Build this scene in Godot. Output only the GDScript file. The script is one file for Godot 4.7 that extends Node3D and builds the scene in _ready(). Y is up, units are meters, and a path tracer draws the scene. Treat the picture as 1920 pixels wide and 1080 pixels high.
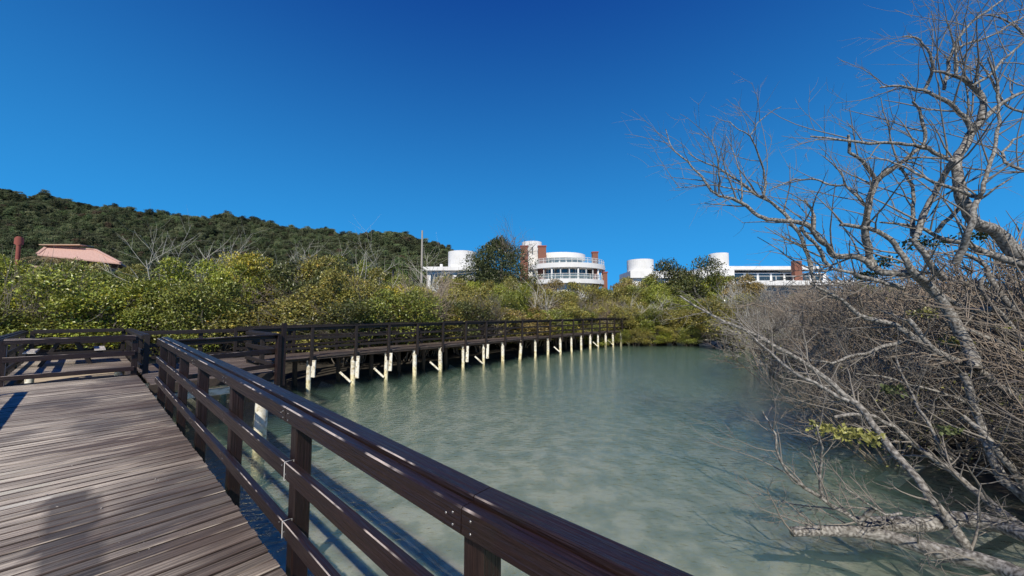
extends Node3D
# A wooden boardwalk over a tidal lagoon: near deck and railing, curved footbridge on pale piles, mangroves, white houses, hill, bare tree.
# Walkway axes: W runs along the near deck away from the viewer, P across it (and along the start of the far footbridge).
const W := Vector3(-0.7507, 0, -0.6607)
const P := Vector3(0.6607, 0, -0.7507)
const RAIL := 1.02
const PILES := [[-7.24,-13.6],[-6.16,-14.83],[-5.2,-15.85],[-4.25,-16.85],[-3.3,-17.9],[-2.35,-19.0],[-1.4,-20.15],[-0.4,-21.4],[0.6,-22.6],[1.6,-23.75],[2.5,-24.8],[3.45,-25.85],[4.4,-26.95],[5.3,-28.05],[6.2,-29.15],[7.05,-30.2],[7.9,-31.2],[8.7,-31.9],[9.5,-32.4],[10.3,-32.8]]
const SHORE := [[-17,40],[-17,2],[-18,-8],[-17,-13.5],[-12.5,-15.2],[-9.6,-15.6],[-7.6,-16.4],[-5.6,-18.6],[-3.6,-20.8],[-1.7,-23.0],[0.4,-25.3],[2.4,-27.5],[4.4,-29.8],[6.2,-31.9],[8.2,-33.6],[11,-33.2],[14,-33.3],[17,-32.6],[18.5,-29],[17,-23],[13.5,-17],[10.4,-12],[8.7,-8.5],[7.7,-5],[7.5,-1],[9,10],[12,40]]
const TREE_LIMBS := [
	["trunk", [[9.26,-0.12,-5.70,0.138],[9.07,0.39,-5.95,0.124],[8.83,0.88,-6.14,0.110],[8.46,1.30,-6.29,0.096],[8.09,1.64,-6.36,0.084],[7.82,1.86,-6.36,0.076],[7.53,1.97,-6.34,0.070],[7.15,2.17,-6.37,0.060],[6.93,2.57,-6.45,0.050],[6.88,2.70,-6.51,0.046]]],
	["limb", [[7.47,1.92,-6.10,0.113],[7.66,2.19,-6.31,0.111],[7.61,2.48,-6.38,0.107],[7.49,2.86,-6.44,0.100],[7.34,3.14,-6.46,0.094],[7.21,3.28,-6.45,0.091],[7.07,3.42,-6.48,0.087],[6.96,3.50,-6.55,0.085],[6.69,3.53,-6.71,0.079],[6.68,3.62,-6.81,0.078]]],
	["limb", [[6.66,3.62,-6.80,0.078],[6.59,3.85,-6.83,0.077],[6.45,4.13,-6.73,0.074],[6.37,4.40,-6.62,0.071],[6.36,4.67,-6.55,0.068],[6.41,4.99,-6.50,0.066],[6.48,5.13,-6.52,0.065]]],
	["limb", [[6.56,5.15,-6.60,0.047],[6.36,5.30,-6.47,0.043],[6.10,5.44,-6.33,0.038],[5.85,5.51,-6.23,0.034],[5.78,5.55,-6.23,0.032],[5.73,5.83,-6.17,0.026]]],
	["limb", [[6.56,5.15,-6.60,0.061],[6.63,5.31,-6.43,0.054],[6.81,5.41,-6.41,0.049],[7.02,5.57,-6.42,0.045],[7.30,5.77,-6.45,0.039],[7.40,5.93,-6.49,0.037],[7.38,6.15,-6.49,0.033],[7.28,6.43,-6.44,0.026],[7.09,6.53,-6.37,0.023]]],
	["trunk", [[9.44,0.03,-5.40,0.201],[9.33,0.96,-5.44,0.182],[9.18,1.98,-5.65,0.165],[8.82,2.78,-5.84,0.149],[8.31,3.64,-6.01,0.131],[8.08,4.05,-6.08,0.122],[7.89,4.19,-6.07,0.118],[7.59,4.28,-6.04,0.112],[7.45,4.42,-5.99,0.108],[7.32,4.63,-5.96,0.103],[7.30,4.85,-5.96,0.099],[7.33,5.09,-6.00,0.095],[7.41,5.30,-6.07,0.093],[7.57,5.49,-6.16,0.092],[7.84,5.73,-6.25,0.089],[8.03,5.98,-6.30,0.085],[8.19,6.16,-6.31,0.081]]],
	["limb", [[8.05,6.11,-6.20,0.071],[8.12,6.40,-6.20,0.061],[8.12,6.57,-6.23,0.055],[8.00,6.71,-6.23,0.049],[7.81,6.80,-6.18,0.042],[7.56,6.83,-6.11,0.036],[7.25,6.83,-6.01,0.028],[6.96,6.79,-5.92,0.021]]],
	["limb", [[7.95,5.98,-6.20,0.053],[8.40,6.35,-6.26,0.046],[8.59,6.49,-6.22,0.041],[8.75,6.57,-6.14,0.036],[9.07,6.79,-6.00,0.026]]],
	["limb", [[7.87,5.91,-6.20,0.053],[7.99,6.02,-6.30,0.053],[7.86,6.20,-6.27,0.048],[7.67,6.33,-6.23,0.044],[7.48,6.46,-6.21,0.040],[7.30,6.57,-6.23,0.036],[7.19,6.69,-6.28,0.032],[7.09,6.78,-6.37,0.029],[6.90,6.90,-6.49,0.023],[6.75,6.93,-6.59,0.019]]],
	["limb", [[7.41,6.80,-6.45,0.037],[7.44,6.95,-6.39,0.033],[7.39,7.07,-6.29,0.029],[7.30,7.21,-6.22,0.026],[7.22,7.38,-6.19,0.022],[7.11,7.55,-6.20,0.019],[7.00,7.64,-6.24,0.016],[6.88,7.66,-6.27,0.013]]],
	["limb", [[7.43,3.39,-6.40,0.064],[7.15,3.51,-6.26,0.062],[6.96,3.70,-6.21,0.061],[6.88,3.85,-6.21,0.061],[6.79,4.03,-6.24,0.061],[6.94,4.29,-6.26,0.061],[7.08,4.60,-6.26,0.060],[7.20,4.82,-6.23,0.059],[7.26,5.05,-6.16,0.058],[7.26,5.22,-6.06,0.057],[7.24,5.29,-5.97,0.055]]],
	["limb", [[9.13,3.28,-5.90,0.101],[8.22,3.57,-5.95,0.076],[7.79,3.81,-6.11,0.061],[7.64,3.98,-6.22,0.054],[7.34,4.10,-6.35,0.044],[7.19,4.25,-6.41,0.038],[6.91,4.34,-6.45,0.030],[6.46,4.39,-6.46,0.018]]],
	["limb", [[6.64,3.60,-6.80,0.078],[6.56,3.73,-6.83,0.076],[6.49,3.83,-6.91,0.074],[6.38,3.87,-6.98,0.072],[6.21,3.86,-7.00,0.070],[6.05,3.89,-6.98,0.068],[5.94,4.06,-6.94,0.065],[5.74,4.16,-6.89,0.062],[5.62,4.30,-6.86,0.059],[5.55,4.41,-6.87,0.057],[5.45,4.48,-6.91,0.055],[5.32,4.54,-7.00,0.053],[5.16,4.58,-7.10,0.051],[5.00,4.62,-7.18,0.048],[4.85,4.70,-7.22,0.046],[4.69,4.84,-7.23,0.043],[4.50,4.96,-7.20,0.040],[4.30,5.03,-7.15,0.037],[4.02,5.07,-7.12,0.033],[3.87,5.17,-7.11,0.031],[3.78,5.35,-7.14,0.028],[3.66,5.59,-7.22,0.025],[3.54,5.84,-7.32,0.022],[3.32,6.10,-7.42,0.017],[3.24,6.35,-7.49,0.014],[3.19,6.61,-7.51,0.011]]],
	["limb", [[5.32,4.54,-7.00,0.045],[5.21,4.87,-7.21,0.041],[5.05,5.08,-7.32,0.037],[4.85,5.22,-7.37,0.033],[4.59,5.48,-7.41,0.028],[4.34,5.67,-7.43,0.023],[3.98,5.88,-7.49,0.017],[3.67,6.14,-7.58,0.011]]],
	["limb", [[4.91,5.09,-7.15,0.031],[5.01,5.35,-7.21,0.028],[4.91,5.58,-7.11,0.024],[4.74,5.79,-6.98,0.021],[4.59,5.97,-6.86,0.018],[4.47,6.10,-6.79,0.015],[4.31,6.18,-6.75,0.013],[4.18,6.26,-6.76,0.011],[4.09,6.39,-6.79,0.010]]],
	["limb", [[4.54,6.18,-6.90,0.016],[4.67,6.41,-6.88,0.013],[4.81,6.53,-6.78,0.010],[5.00,6.62,-6.69,0.008]]],
	["limb", [[4.13,5.17,-7.30,0.023],[4.07,5.38,-7.15,0.020],[4.00,5.64,-7.05,0.016],[3.94,5.89,-7.01,0.013],[3.85,6.12,-7.00,0.010],[3.72,6.31,-7.02,0.008]]],
	["limb", [[4.50,4.98,-7.20,0.023],[4.49,5.23,-7.15,0.020],[4.54,5.64,-7.27,0.016],[4.54,5.97,-7.40,0.013],[4.52,6.31,-7.53,0.010],[4.50,6.50,-7.61,0.009]]],
	["limb", [[4.81,5.20,-7.30,0.023],[4.49,5.28,-7.34,0.020],[4.15,5.42,-7.49,0.016],[3.78,5.44,-7.63,0.012],[3.47,5.44,-7.72,0.009]]],
	["limb", [[5.73,4.39,-7.00,0.040],[5.79,4.65,-7.04,0.034],[5.76,4.79,-7.05,0.031],[5.60,4.96,-7.01,0.025]]],
	["limb", [[5.62,3.36,-6.90,0.044],[5.68,3.74,-7.05,0.044],[5.62,3.90,-7.03,0.043],[5.51,4.10,-6.98,0.042],[5.39,4.31,-6.93,0.041],[5.22,4.48,-6.90,0.039]]],
	["limb", [[5.95,3.63,-6.90,0.044],[5.87,3.78,-6.97,0.044],[5.73,4.03,-6.92,0.042],[5.55,4.19,-6.89,0.041],[5.39,4.41,-6.88,0.039]]],
	["limb", [[6.92,3.24,-6.60,0.057],[6.64,3.31,-6.58,0.052],[6.35,3.41,-6.60,0.046],[6.10,3.52,-6.66,0.040],[5.85,3.60,-6.76,0.035],[5.62,3.58,-6.88,0.030]]],
	["limb", [[7.17,3.27,-6.40,0.073],[6.80,3.43,-6.24,0.066],[6.65,3.60,-6.23,0.062],[6.59,3.78,-6.25,0.058],[6.52,3.97,-6.29,0.055],[6.38,4.12,-6.31,0.051],[6.12,4.24,-6.30,0.045],[5.78,4.27,-6.24,0.040],[5.49,4.27,-6.15,0.035]]],
	["limb", [[6.48,4.75,-6.70,0.034],[6.33,4.92,-6.70,0.031],[6.24,5.19,-6.85,0.028],[6.08,5.25,-6.99,0.025],[5.98,5.36,-7.08,0.024],[5.83,5.41,-7.12,0.022],[5.54,5.42,-7.16,0.018],[5.33,5.33,-7.15,0.016],[5.08,5.23,-7.14,0.013]]],
	["limb", [[6.28,5.21,-6.90,0.025],[6.25,5.48,-6.92,0.019],[6.12,5.63,-6.94,0.015],[5.91,5.79,-6.92,0.010]]],
	["limb", [[7.31,5.33,-6.05,0.043],[7.30,5.47,-6.19,0.042],[7.12,5.60,-6.20,0.040],[6.84,5.66,-6.18,0.037],[6.55,5.66,-6.13,0.034],[6.03,5.65,-6.12,0.028],[5.56,5.72,-6.13,0.023],[5.10,5.81,-6.19,0.018]]],
	["limb", [[7.25,4.58,-5.70,0.037],[7.29,4.64,-5.80,0.036],[7.08,4.74,-5.80,0.033],[6.81,4.84,-5.81,0.029],[6.58,4.98,-5.84,0.025],[6.39,5.16,-5.91,0.021],[6.22,5.33,-6.03,0.017],[6.03,5.43,-6.17,0.013]]],
	["limb", [[7.06,3.59,-5.90,0.067],[7.09,3.80,-5.81,0.063],[7.04,3.98,-5.72,0.059],[7.06,4.15,-5.66,0.055],[7.09,4.29,-5.65,0.053],[7.16,4.48,-5.67,0.050],[7.28,4.59,-5.72,0.049]]],
	["limb", [[7.25,4.58,-5.70,0.041],[7.19,4.64,-5.59,0.039],[7.30,4.90,-5.62,0.036],[7.49,5.19,-5.69,0.034],[7.71,5.51,-5.78,0.031],[7.93,5.89,-5.87,0.028],[8.05,6.25,-5.95,0.025],[8.08,6.52,-5.97,0.023],[8.02,6.77,-5.96,0.020],[7.89,7.03,-5.92,0.017]]],
	["limb", [[7.25,4.55,-5.70,0.028],[7.28,4.68,-5.51,0.019],[7.50,4.83,-5.47,0.012]]],
	["limb", [[7.25,4.17,-6.30,0.049],[7.29,4.33,-6.21,0.047],[7.40,4.44,-6.17,0.045],[7.47,4.55,-6.12,0.044]]],
	["limb", [[6.96,4.14,-6.40,0.050],[7.17,4.55,-6.57,0.044],[7.25,4.84,-6.61,0.038],[7.26,5.11,-6.62,0.033],[7.11,5.29,-6.59,0.028],[6.97,5.44,-6.55,0.023]]],
	["limb", [[7.58,6.72,-6.30,0.036],[7.82,7.08,-6.43,0.035],[7.82,7.31,-6.41,0.033],[7.87,7.50,-6.36,0.031],[7.99,7.73,-6.34,0.029],[8.20,7.97,-6.34,0.026],[8.59,8.24,-6.40,0.024],[9.03,8.55,-6.50,0.021],[9.51,8.91,-6.61,0.019]]],
	["limb", [[7.91,7.48,-6.40,0.027],[8.05,7.57,-6.42,0.026],[8.27,7.66,-6.39,0.024],[8.57,7.76,-6.40,0.022],[8.86,7.90,-6.44,0.020],[9.20,8.13,-6.52,0.019],[9.58,8.34,-6.63,0.017],[10.09,8.67,-6.76,0.014]]],
	["limb", [[7.82,6.65,-6.10,0.030],[8.04,6.78,-6.05,0.028],[8.25,6.98,-6.08,0.026],[8.57,7.24,-6.15,0.024],[9.02,7.57,-6.27,0.022],[9.68,8.08,-6.44,0.018]]],
	["limb", [[8.54,5.15,-5.60,0.040],[8.10,4.92,-5.54,0.034],[7.87,5.01,-5.63,0.029],[7.77,5.17,-5.74,0.026],[7.85,5.37,-5.82,0.024],[8.14,5.61,-5.89,0.020],[8.40,5.73,-5.91,0.017]]],
	["limb", [[7.49,6.79,-6.05,0.028],[7.59,7.04,-6.09,0.024],[7.76,7.37,-6.23,0.020],[7.90,7.56,-6.31,0.018]]],
	["limb", [[10.03,5.82,-6.50,0.037],[9.84,6.49,-6.72,0.031],[9.50,6.65,-6.83,0.026],[9.34,6.82,-6.85,0.024],[9.20,7.26,-6.87,0.020],[8.94,7.69,-6.88,0.015]]],
	["limb", [[10.43,7.29,-6.60,0.038],[10.19,7.55,-6.83,0.031],[9.93,8.27,-6.93,0.022],[9.62,8.56,-6.95,0.017],[9.30,8.63,-6.94,0.013]]],
	["limb", [[5.28,0.07,-4.10,0.070],[5.18,0.08,-4.41,0.069],[5.12,0.21,-4.42,0.067],[5.07,0.44,-4.55,0.064],[5.02,0.60,-4.66,0.062],[5.03,0.83,-4.87,0.059],[5.01,1.04,-5.10,0.057],[5.02,1.26,-5.32,0.055],[5.02,1.47,-5.51,0.053],[4.85,1.74,-5.74,0.049],[4.62,1.99,-5.89,0.044],[4.21,2.28,-6.07,0.038],[3.79,2.55,-6.20,0.031],[3.34,2.79,-6.33,0.025],[2.92,3.10,-6.49,0.019]]],
	["limb", [[4.52,1.62,-5.10,0.036],[4.34,1.75,-5.24,0.033],[4.17,1.88,-5.44,0.029],[4.04,2.06,-5.66,0.025],[3.91,2.35,-5.99,0.019],[3.81,2.68,-6.30,0.014]]],
	["limb", [[6.03,0.23,-4.40,0.063],[5.80,0.37,-4.40,0.059],[5.74,0.50,-4.61,0.055],[5.72,0.62,-4.81,0.053],[5.71,0.77,-5.02,0.050],[5.65,0.87,-5.18,0.047],[5.55,1.01,-5.31,0.043],[5.40,1.20,-5.40,0.039],[5.18,1.33,-5.45,0.035],[4.91,1.35,-5.48,0.031],[4.66,1.30,-5.51,0.028]]],
	["limb", [[7.40,2.15,-6.60,0.075],[7.16,2.30,-6.60,0.070],[7.06,2.46,-6.72,0.066],[6.94,2.60,-6.82,0.061],[6.69,2.67,-6.91,0.056],[6.43,2.77,-6.95,0.050],[6.16,3.04,-6.96,0.043],[5.82,3.22,-6.95,0.035],[5.56,3.36,-6.92,0.030]]],
	["limb", [[6.83,2.31,-6.60,0.047],[6.84,2.26,-6.66,0.046],[6.46,2.18,-6.66,0.040],[6.23,2.08,-6.64,0.036],[5.84,2.04,-6.56,0.030],[5.47,1.94,-6.46,0.025],[5.02,2.01,-6.35,0.018]]],
	["limb", [[4.21,0.54,-4.50,0.039],[4.15,0.30,-4.64,0.036],[3.85,0.48,-4.66,0.032],[3.52,0.70,-4.64,0.026],[3.28,0.91,-4.59,0.022],[3.14,1.20,-4.56,0.018],[3.14,1.36,-4.55,0.016],[3.08,1.50,-4.58,0.013],[3.06,1.60,-4.65,0.012]]],
	["limb", [[3.96,0.45,-4.90,0.028],[3.96,0.53,-4.95,0.027],[3.90,0.94,-4.84,0.020],[3.85,1.13,-4.75,0.018],[3.74,1.41,-4.69,0.013]]],
	["limb", [[4.52,0.48,-4.50,0.019],[4.30,0.48,-4.47,0.017],[4.06,0.63,-4.46,0.013],[3.87,0.77,-4.48,0.010]]],
	["limb", [[6.88,0.24,-5.00,0.064],[6.58,0.75,-5.05,0.053],[6.48,1.05,-5.17,0.046],[6.43,1.23,-5.29,0.042],[6.41,1.34,-5.42,0.039]]],
	["limb", [[7.55,-0.26,-5.30,0.098],[7.20,0.19,-5.38,0.088],[7.07,0.40,-5.55,0.083],[7.12,0.86,-5.74,0.075],[7.20,1.14,-5.86,0.071],[7.19,1.52,-5.95,0.065],[7.13,1.85,-5.99,0.060]]],
	["limb", [[9.01,1.81,-6.20,0.071],[8.66,2.10,-6.37,0.061],[8.42,2.31,-6.53,0.053],[8.25,2.40,-6.60,0.049],[7.95,2.54,-6.66,0.042],[7.76,2.68,-6.65,0.038]]],
	["limb", [[9.41,1.41,-6.50,0.084],[9.31,2.29,-6.84,0.066],[9.19,2.57,-6.91,0.060],[8.93,2.92,-6.95,0.051],[8.80,3.07,-6.92,0.048],[8.68,3.31,-6.90,0.042],[8.75,3.46,-6.89,0.039]]],
	["limb", [[8.47,2.87,-6.60,0.075],[8.36,2.84,-6.74,0.067],[8.07,2.92,-6.73,0.056],[7.82,3.06,-6.72,0.046],[7.67,3.20,-6.70,0.038]]],
	["limb", [[10.37,1.78,-7.00,0.100],[9.84,2.67,-7.13,0.079],[9.46,2.97,-7.13,0.069],[9.25,3.38,-7.16,0.060],[9.22,3.70,-7.21,0.054],[9.04,3.92,-7.30,0.048],[8.86,4.05,-7.41,0.042]]],
	["limb", [[6.68,0.53,-5.80,0.033],[6.47,0.73,-5.78,0.030],[6.47,1.05,-5.90,0.028],[6.46,1.26,-6.03,0.025],[6.53,1.47,-6.18,0.024],[6.56,1.79,-6.37,0.021],[6.62,2.04,-6.50,0.019]]],
	["limb", [[8.15,1.08,-6.40,0.037],[7.69,1.26,-6.38,0.032],[7.34,1.45,-6.53,0.028],[6.96,1.55,-6.69,0.023],[6.63,1.67,-6.82,0.019],[6.24,1.70,-6.92,0.015]]],
	["limb", [[8.54,1.48,-6.60,0.028],[8.20,1.55,-6.70,0.025],[7.92,1.66,-6.86,0.021],[7.52,1.78,-7.01,0.017],[7.03,1.77,-7.12,0.012]]],
]
const WATER_LOGS := [
	[[4.79,0.35,-3.37,0.082],[4.81,0.31,-3.68,0.081],[4.83,0.30,-3.81,0.081],[4.78,0.28,-3.98,0.079],[4.62,0.26,-4.12,0.076],[4.50,0.23,-4.32,0.074],[4.39,0.21,-4.51,0.071],[4.15,0.19,-4.65,0.067],[3.76,0.16,-4.73,0.060],[3.41,0.14,-4.74,0.054]],
	[[5.50,0.50,-3.72,0.069],[5.50,0.42,-4.18,0.076],[5.55,0.40,-4.35,0.079],[5.50,0.37,-4.55,0.081],[5.33,0.33,-4.67,0.083],[4.93,0.30,-4.60,0.081],[4.60,0.26,-4.68,0.081],[4.27,0.22,-4.77,0.082]],
]

var used := {}
var mats := {}
var rng := RandomNumberGenerator.new()
var noise := FastNoiseLite.new()

func at(w: float, u: float, y: float) -> Vector3:
	return W * w + P * u + Vector3(0, y, 0)

func deck_y(w: float) -> float:
	var tab := [[-4.0, 1.05], [1.0, 1.07], [2.6, 1.12], [5.0, 1.17], [8.0, 1.2], [11.3, 1.22], [30.0, 1.22]]
	for k in tab.size() - 1:
		if w <= tab[k + 1][0]: return lerpf(tab[k][1], tab[k + 1][1], clampf((w - tab[k][0]) / (tab[k + 1][0] - tab[k][0]), 0, 1))
	return 1.22

# ---------------------------------------------------------------- mesh building
class MB:
	var v := PackedVector3Array()
	var n := PackedVector3Array()
	var uv := PackedVector2Array()
	var c := PackedColorArray()
	var i := PackedInt32Array()
	func mesh() -> ArrayMesh:
		var a := []
		a.resize(Mesh.ARRAY_MAX)
		a[Mesh.ARRAY_VERTEX] = v
		if n.size() == v.size(): a[Mesh.ARRAY_NORMAL] = n
		if uv.size() == v.size(): a[Mesh.ARRAY_TEX_UV] = uv
		if c.size() == v.size(): a[Mesh.ARRAY_COLOR] = c
		a[Mesh.ARRAY_INDEX] = i
		var m := ArrayMesh.new()
		m.add_surface_from_arrays(Mesh.PRIMITIVE_TRIANGLES, a)
		return m
	func quad(p: Vector3, q: Vector3, r: Vector3, s: Vector3) -> void:
		var k := v.size()
		v.append_array([p, q, r, s])
		i.append_array([k, k + 1, k + 2, k, k + 2, k + 3])
	# A chamfered timber from a to b; strips 0 2 4 6 are its faces, odd strips the chamfers.
	func beam(a: Vector3, b: Vector3, wide: float, high: float, ch: float, segs := 1, tint: Variant = null, off := Vector2.ZERO, side := Vector3.ZERO) -> void:
		var d := (b - a).normalized()
		var s := side if side != Vector3.ZERO else d.cross(Vector3.UP)
		if s.length() < 0.01: s = Vector3.RIGHT
		s = s.normalized()
		var t := s.cross(d).normalized()
		var x := wide / 2.0
		var y := high / 2.0
		var sec := [Vector2(-x + ch, y), Vector2(x - ch, y), Vector2(x, y - ch), Vector2(x, -y + ch), Vector2(x - ch, -y), Vector2(-x + ch, -y), Vector2(-x, -y + ch), Vector2(-x, y - ch)]
		var around := 0.0
		var long := a.distance_to(b)
		for k in 8:
			var p: Vector2 = sec[k]
			var q: Vector2 = sec[(k + 1) % 8]
			var step := p.distance_to(q)
			var k0 := v.size()
			for g in segs + 1:
				var f := float(g) / segs
				var o := a.lerp(b, f)
				var p1 := o + s * p.x + t * p.y
				var q1 := o + s * q.x + t * q.y
				v.append(p1)
				v.append(q1)
				uv.append(Vector2(f * long, around) + off)
				uv.append(Vector2(f * long, around + step) + off)
				c.append(tint.call(p1, k) if tint != null else Color.WHITE)
				c.append(tint.call(q1, k) if tint != null else Color.WHITE)
				if g:
					var m := k0 + g * 2
					i.append_array([m - 2, m - 1, m, m - 1, m + 1, m])
			around += step
		for e in 2:
			var k0 := v.size()
			var o := a if e == 0 else b
			for k in 8:
				var p: Vector2 = sec[k]
				v.append(o + s * p.x + t * p.y)
				uv.append(p * 0.3 + off)
				c.append(tint.call(o + s * p.x + t * p.y, 8) if tint != null else Color.WHITE)
			for k in range(1, 7): i.append_array([k0, k0 + k, k0 + k + 1])
	# A round limb through the points; radii per point; smooth normals; closed at both ends.
	func tube(pts: Array, radii: Array, sides := 6, col := Color.WHITE) -> void:
		var k0 := v.size()
		var m := pts.size()
		var run := 0.0
		var s := Vector3.ZERO
		for g in m:
			var d: Vector3 = (pts[mini(g + 1, m - 1)] - pts[maxi(g - 1, 0)])
			if d.length() < 1e-6: d = Vector3.UP
			d = d.normalized()
			if g == 0: s = Vector3(0.31, 0.87, 0.38) if absf(d.y) < 0.8 else Vector3(0.9, 0.1, 0.4)
			s = (s - d * s.dot(d)).normalized()      # carried along without twisting
			var t := d.cross(s)
			if g: run += pts[g].distance_to(pts[g - 1])
			for k in sides:
				var ang := TAU * k / sides
				var o := s * cos(ang) + t * sin(ang)
				v.append(pts[g] + o * radii[g])
				n.append(o)
				uv.append(Vector2(float(k) / sides, run))
				c.append(col)
				if g:
					var p := k0 + (g - 1) * sides
					var k2 := (k + 1) % sides
					i.append_array([p + k, p + sides + k, p + k2, p + k2, p + sides + k, p + sides + k2])
		for e in 2:
			var q := v.size()
			v.append(pts[0] if e == 0 else pts[m - 1])
			n.append((pts[0] - pts[1]).normalized() if e == 0 else (pts[m - 1] - pts[m - 2]).normalized())
			uv.append(Vector2(0, run * e))
			c.append(col)
			var p := k0 + (0 if e == 0 else (m - 1) * sides)
			for k in sides:
				if e == 0: i.append_array([q, p + k, p + (k + 1) % sides])
				else: i.append_array([q, p + (k + 1) % sides, p + k])
	# One leaf: a folded diamond.
	func leaf(o: Vector3, d: Vector3, up: Vector3, long: float, wide: float, col: Color) -> void:
		var s := d.cross(up).normalized() * wide * 0.5
		var lift := s.cross(d).normalized() * wide * 0.18
		var k := v.size()
		var mid := o + d * long * 0.45
		v.append(o)
		v.append(mid + s + lift)
		v.append(o + d * long)
		v.append(mid - s + lift)
		for e in 4: c.append(col)
		i.append_array([k, k + 1, k + 2, k, k + 2, k + 3])
	# A vertical cylinder shell or drum: part of a circle from a0 to a1.
	func drum(o: Vector3, r: float, y0: float, y1: float, a0: float, a1: float, segs: int, cap := true) -> void:
		var last := v.size()
		for g in segs + 1:
			var ang := lerpf(a0, a1, float(g) / segs)
			var d := Vector3(cos(ang), 0, sin(ang))
			v.append(o + d * r + Vector3(0, y0, 0))
			v.append(o + d * r + Vector3(0, y1, 0))
			if g:
				var m := last + g * 2
				i.append_array([m - 2, m - 1, m, m - 1, m + 1, m])
		if cap:
			for y in [y0, y1]:
				var k := v.size()
				v.append(o + Vector3(0, y, 0))
				for g in segs + 1:
					var ang := lerpf(a0, a1, float(g) / segs)
					v.append(o + Vector3(cos(ang) * r, y, sin(ang) * r))
					if g: i.append_array([k, k + g, k + g + 1])
	func box(lo: Vector3, hi: Vector3) -> void:
		var p := []
		for k in 8: p.append(Vector3(hi.x if k & 1 else lo.x, hi.y if k & 2 else lo.y, hi.z if k & 4 else lo.z))
		quad(p[0], p[1], p[3], p[2])
		quad(p[4], p[6], p[7], p[5])
		quad(p[0], p[4], p[5], p[1])
		quad(p[2], p[3], p[7], p[6])
		quad(p[0], p[2], p[6], p[4])
		quad(p[1], p[5], p[7], p[3])

# ---------------------------------------------------------------- scene helpers
func numbered(called: String) -> String:
	var k: int = used.get(called, -1) + 1
	used[called] = k
	return called if k == 0 else "%s_%03d" % [called, k]

func tag(o: Node3D, label: String, category := "", group := "", kind := "") -> Node3D:
	o.set_meta("label", label)
	if category: o.set_meta("category", category)
	if group: o.set_meta("group", group)
	if kind: o.set_meta("kind", kind)
	return o

func thing(called: String, label: String, category: String, where := Vector3.ZERO, group := "") -> Node3D:
	var o := Node3D.new()
	o.name = numbered(called)
	add_child(o)
	o.position = where
	tag(o, label, category, group)
	return o

func part(called: String, m: Mesh, material: Material, parent: Node3D, where := Vector3.ZERO) -> MeshInstance3D:
	var o := MeshInstance3D.new()
	o.name = called
	o.mesh = m
	o.material_override = material
	parent.add_child(o, true)
	o.position = where
	return o

func structure(called: String, m: Mesh, material: Material) -> MeshInstance3D:
	var o := part(numbered(called), m, material, self)
	o.set_meta("kind", "structure")
	return o

func lin(r: float, g: float, b: float, a := 1.0) -> Color:
	var k := Color(r, g, b).linear_to_srgb()
	k.a = a
	return k

func noise_map(freq: float, octaves: int, stops: Array, size := Vector2i(512, 512), sd := 1, normal := 0.0, kind := FastNoiseLite.TYPE_SIMPLEX_SMOOTH) -> NoiseTexture2D:
	var f := FastNoiseLite.new()
	f.seed = sd
	f.noise_type = kind
	f.frequency = freq
	f.fractal_octaves = octaves
	var t := NoiseTexture2D.new()
	t.width = size.x
	t.height = size.y
	t.seamless = true
	t.noise = f
	if normal > 0.0:
		t.as_normal_map = true
		t.bump_strength = normal
	elif stops:
		var g := Gradient.new()
		var at_ := PackedFloat32Array()
		var cs := PackedColorArray()
		for s in stops:
			at_.append(s[0])
			cs.append(s[1])
		g.offsets = at_
		g.colors = cs
		t.color_ramp = g
	return t

func mat(called: String, color: Color, rough := 0.8, tex: Texture2D = null, uvs := Vector3.ONE, height: Texture2D = null, relief := 0.0) -> StandardMaterial3D:
	var m := StandardMaterial3D.new()
	m.resource_name = called
	if called == "rail_paint": m.roughness_texture = noise_map(0.03, 5, [[0.0, grey(0.5)], [0.5, grey(0.75)], [1.0, grey(1.0)]], Vector2i(256, 256), 9)
	m.albedo_color = color
	m.roughness = rough
	m.vertex_color_use_as_albedo = true
	m.albedo_texture = tex
	m.uv1_scale = uvs
	if height and relief > 0.0:
		m.heightmap_enabled = true
		m.heightmap_texture = height
		m.heightmap_scale = relief
	mats[called] = m
	return m

func world_mapped(m: StandardMaterial3D) -> StandardMaterial3D:
	m.uv1_triplanar = true
	m.uv1_world_triplanar = true
	return m

func grey(x: float) -> Color:
	return Color(x, x, x)

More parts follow.
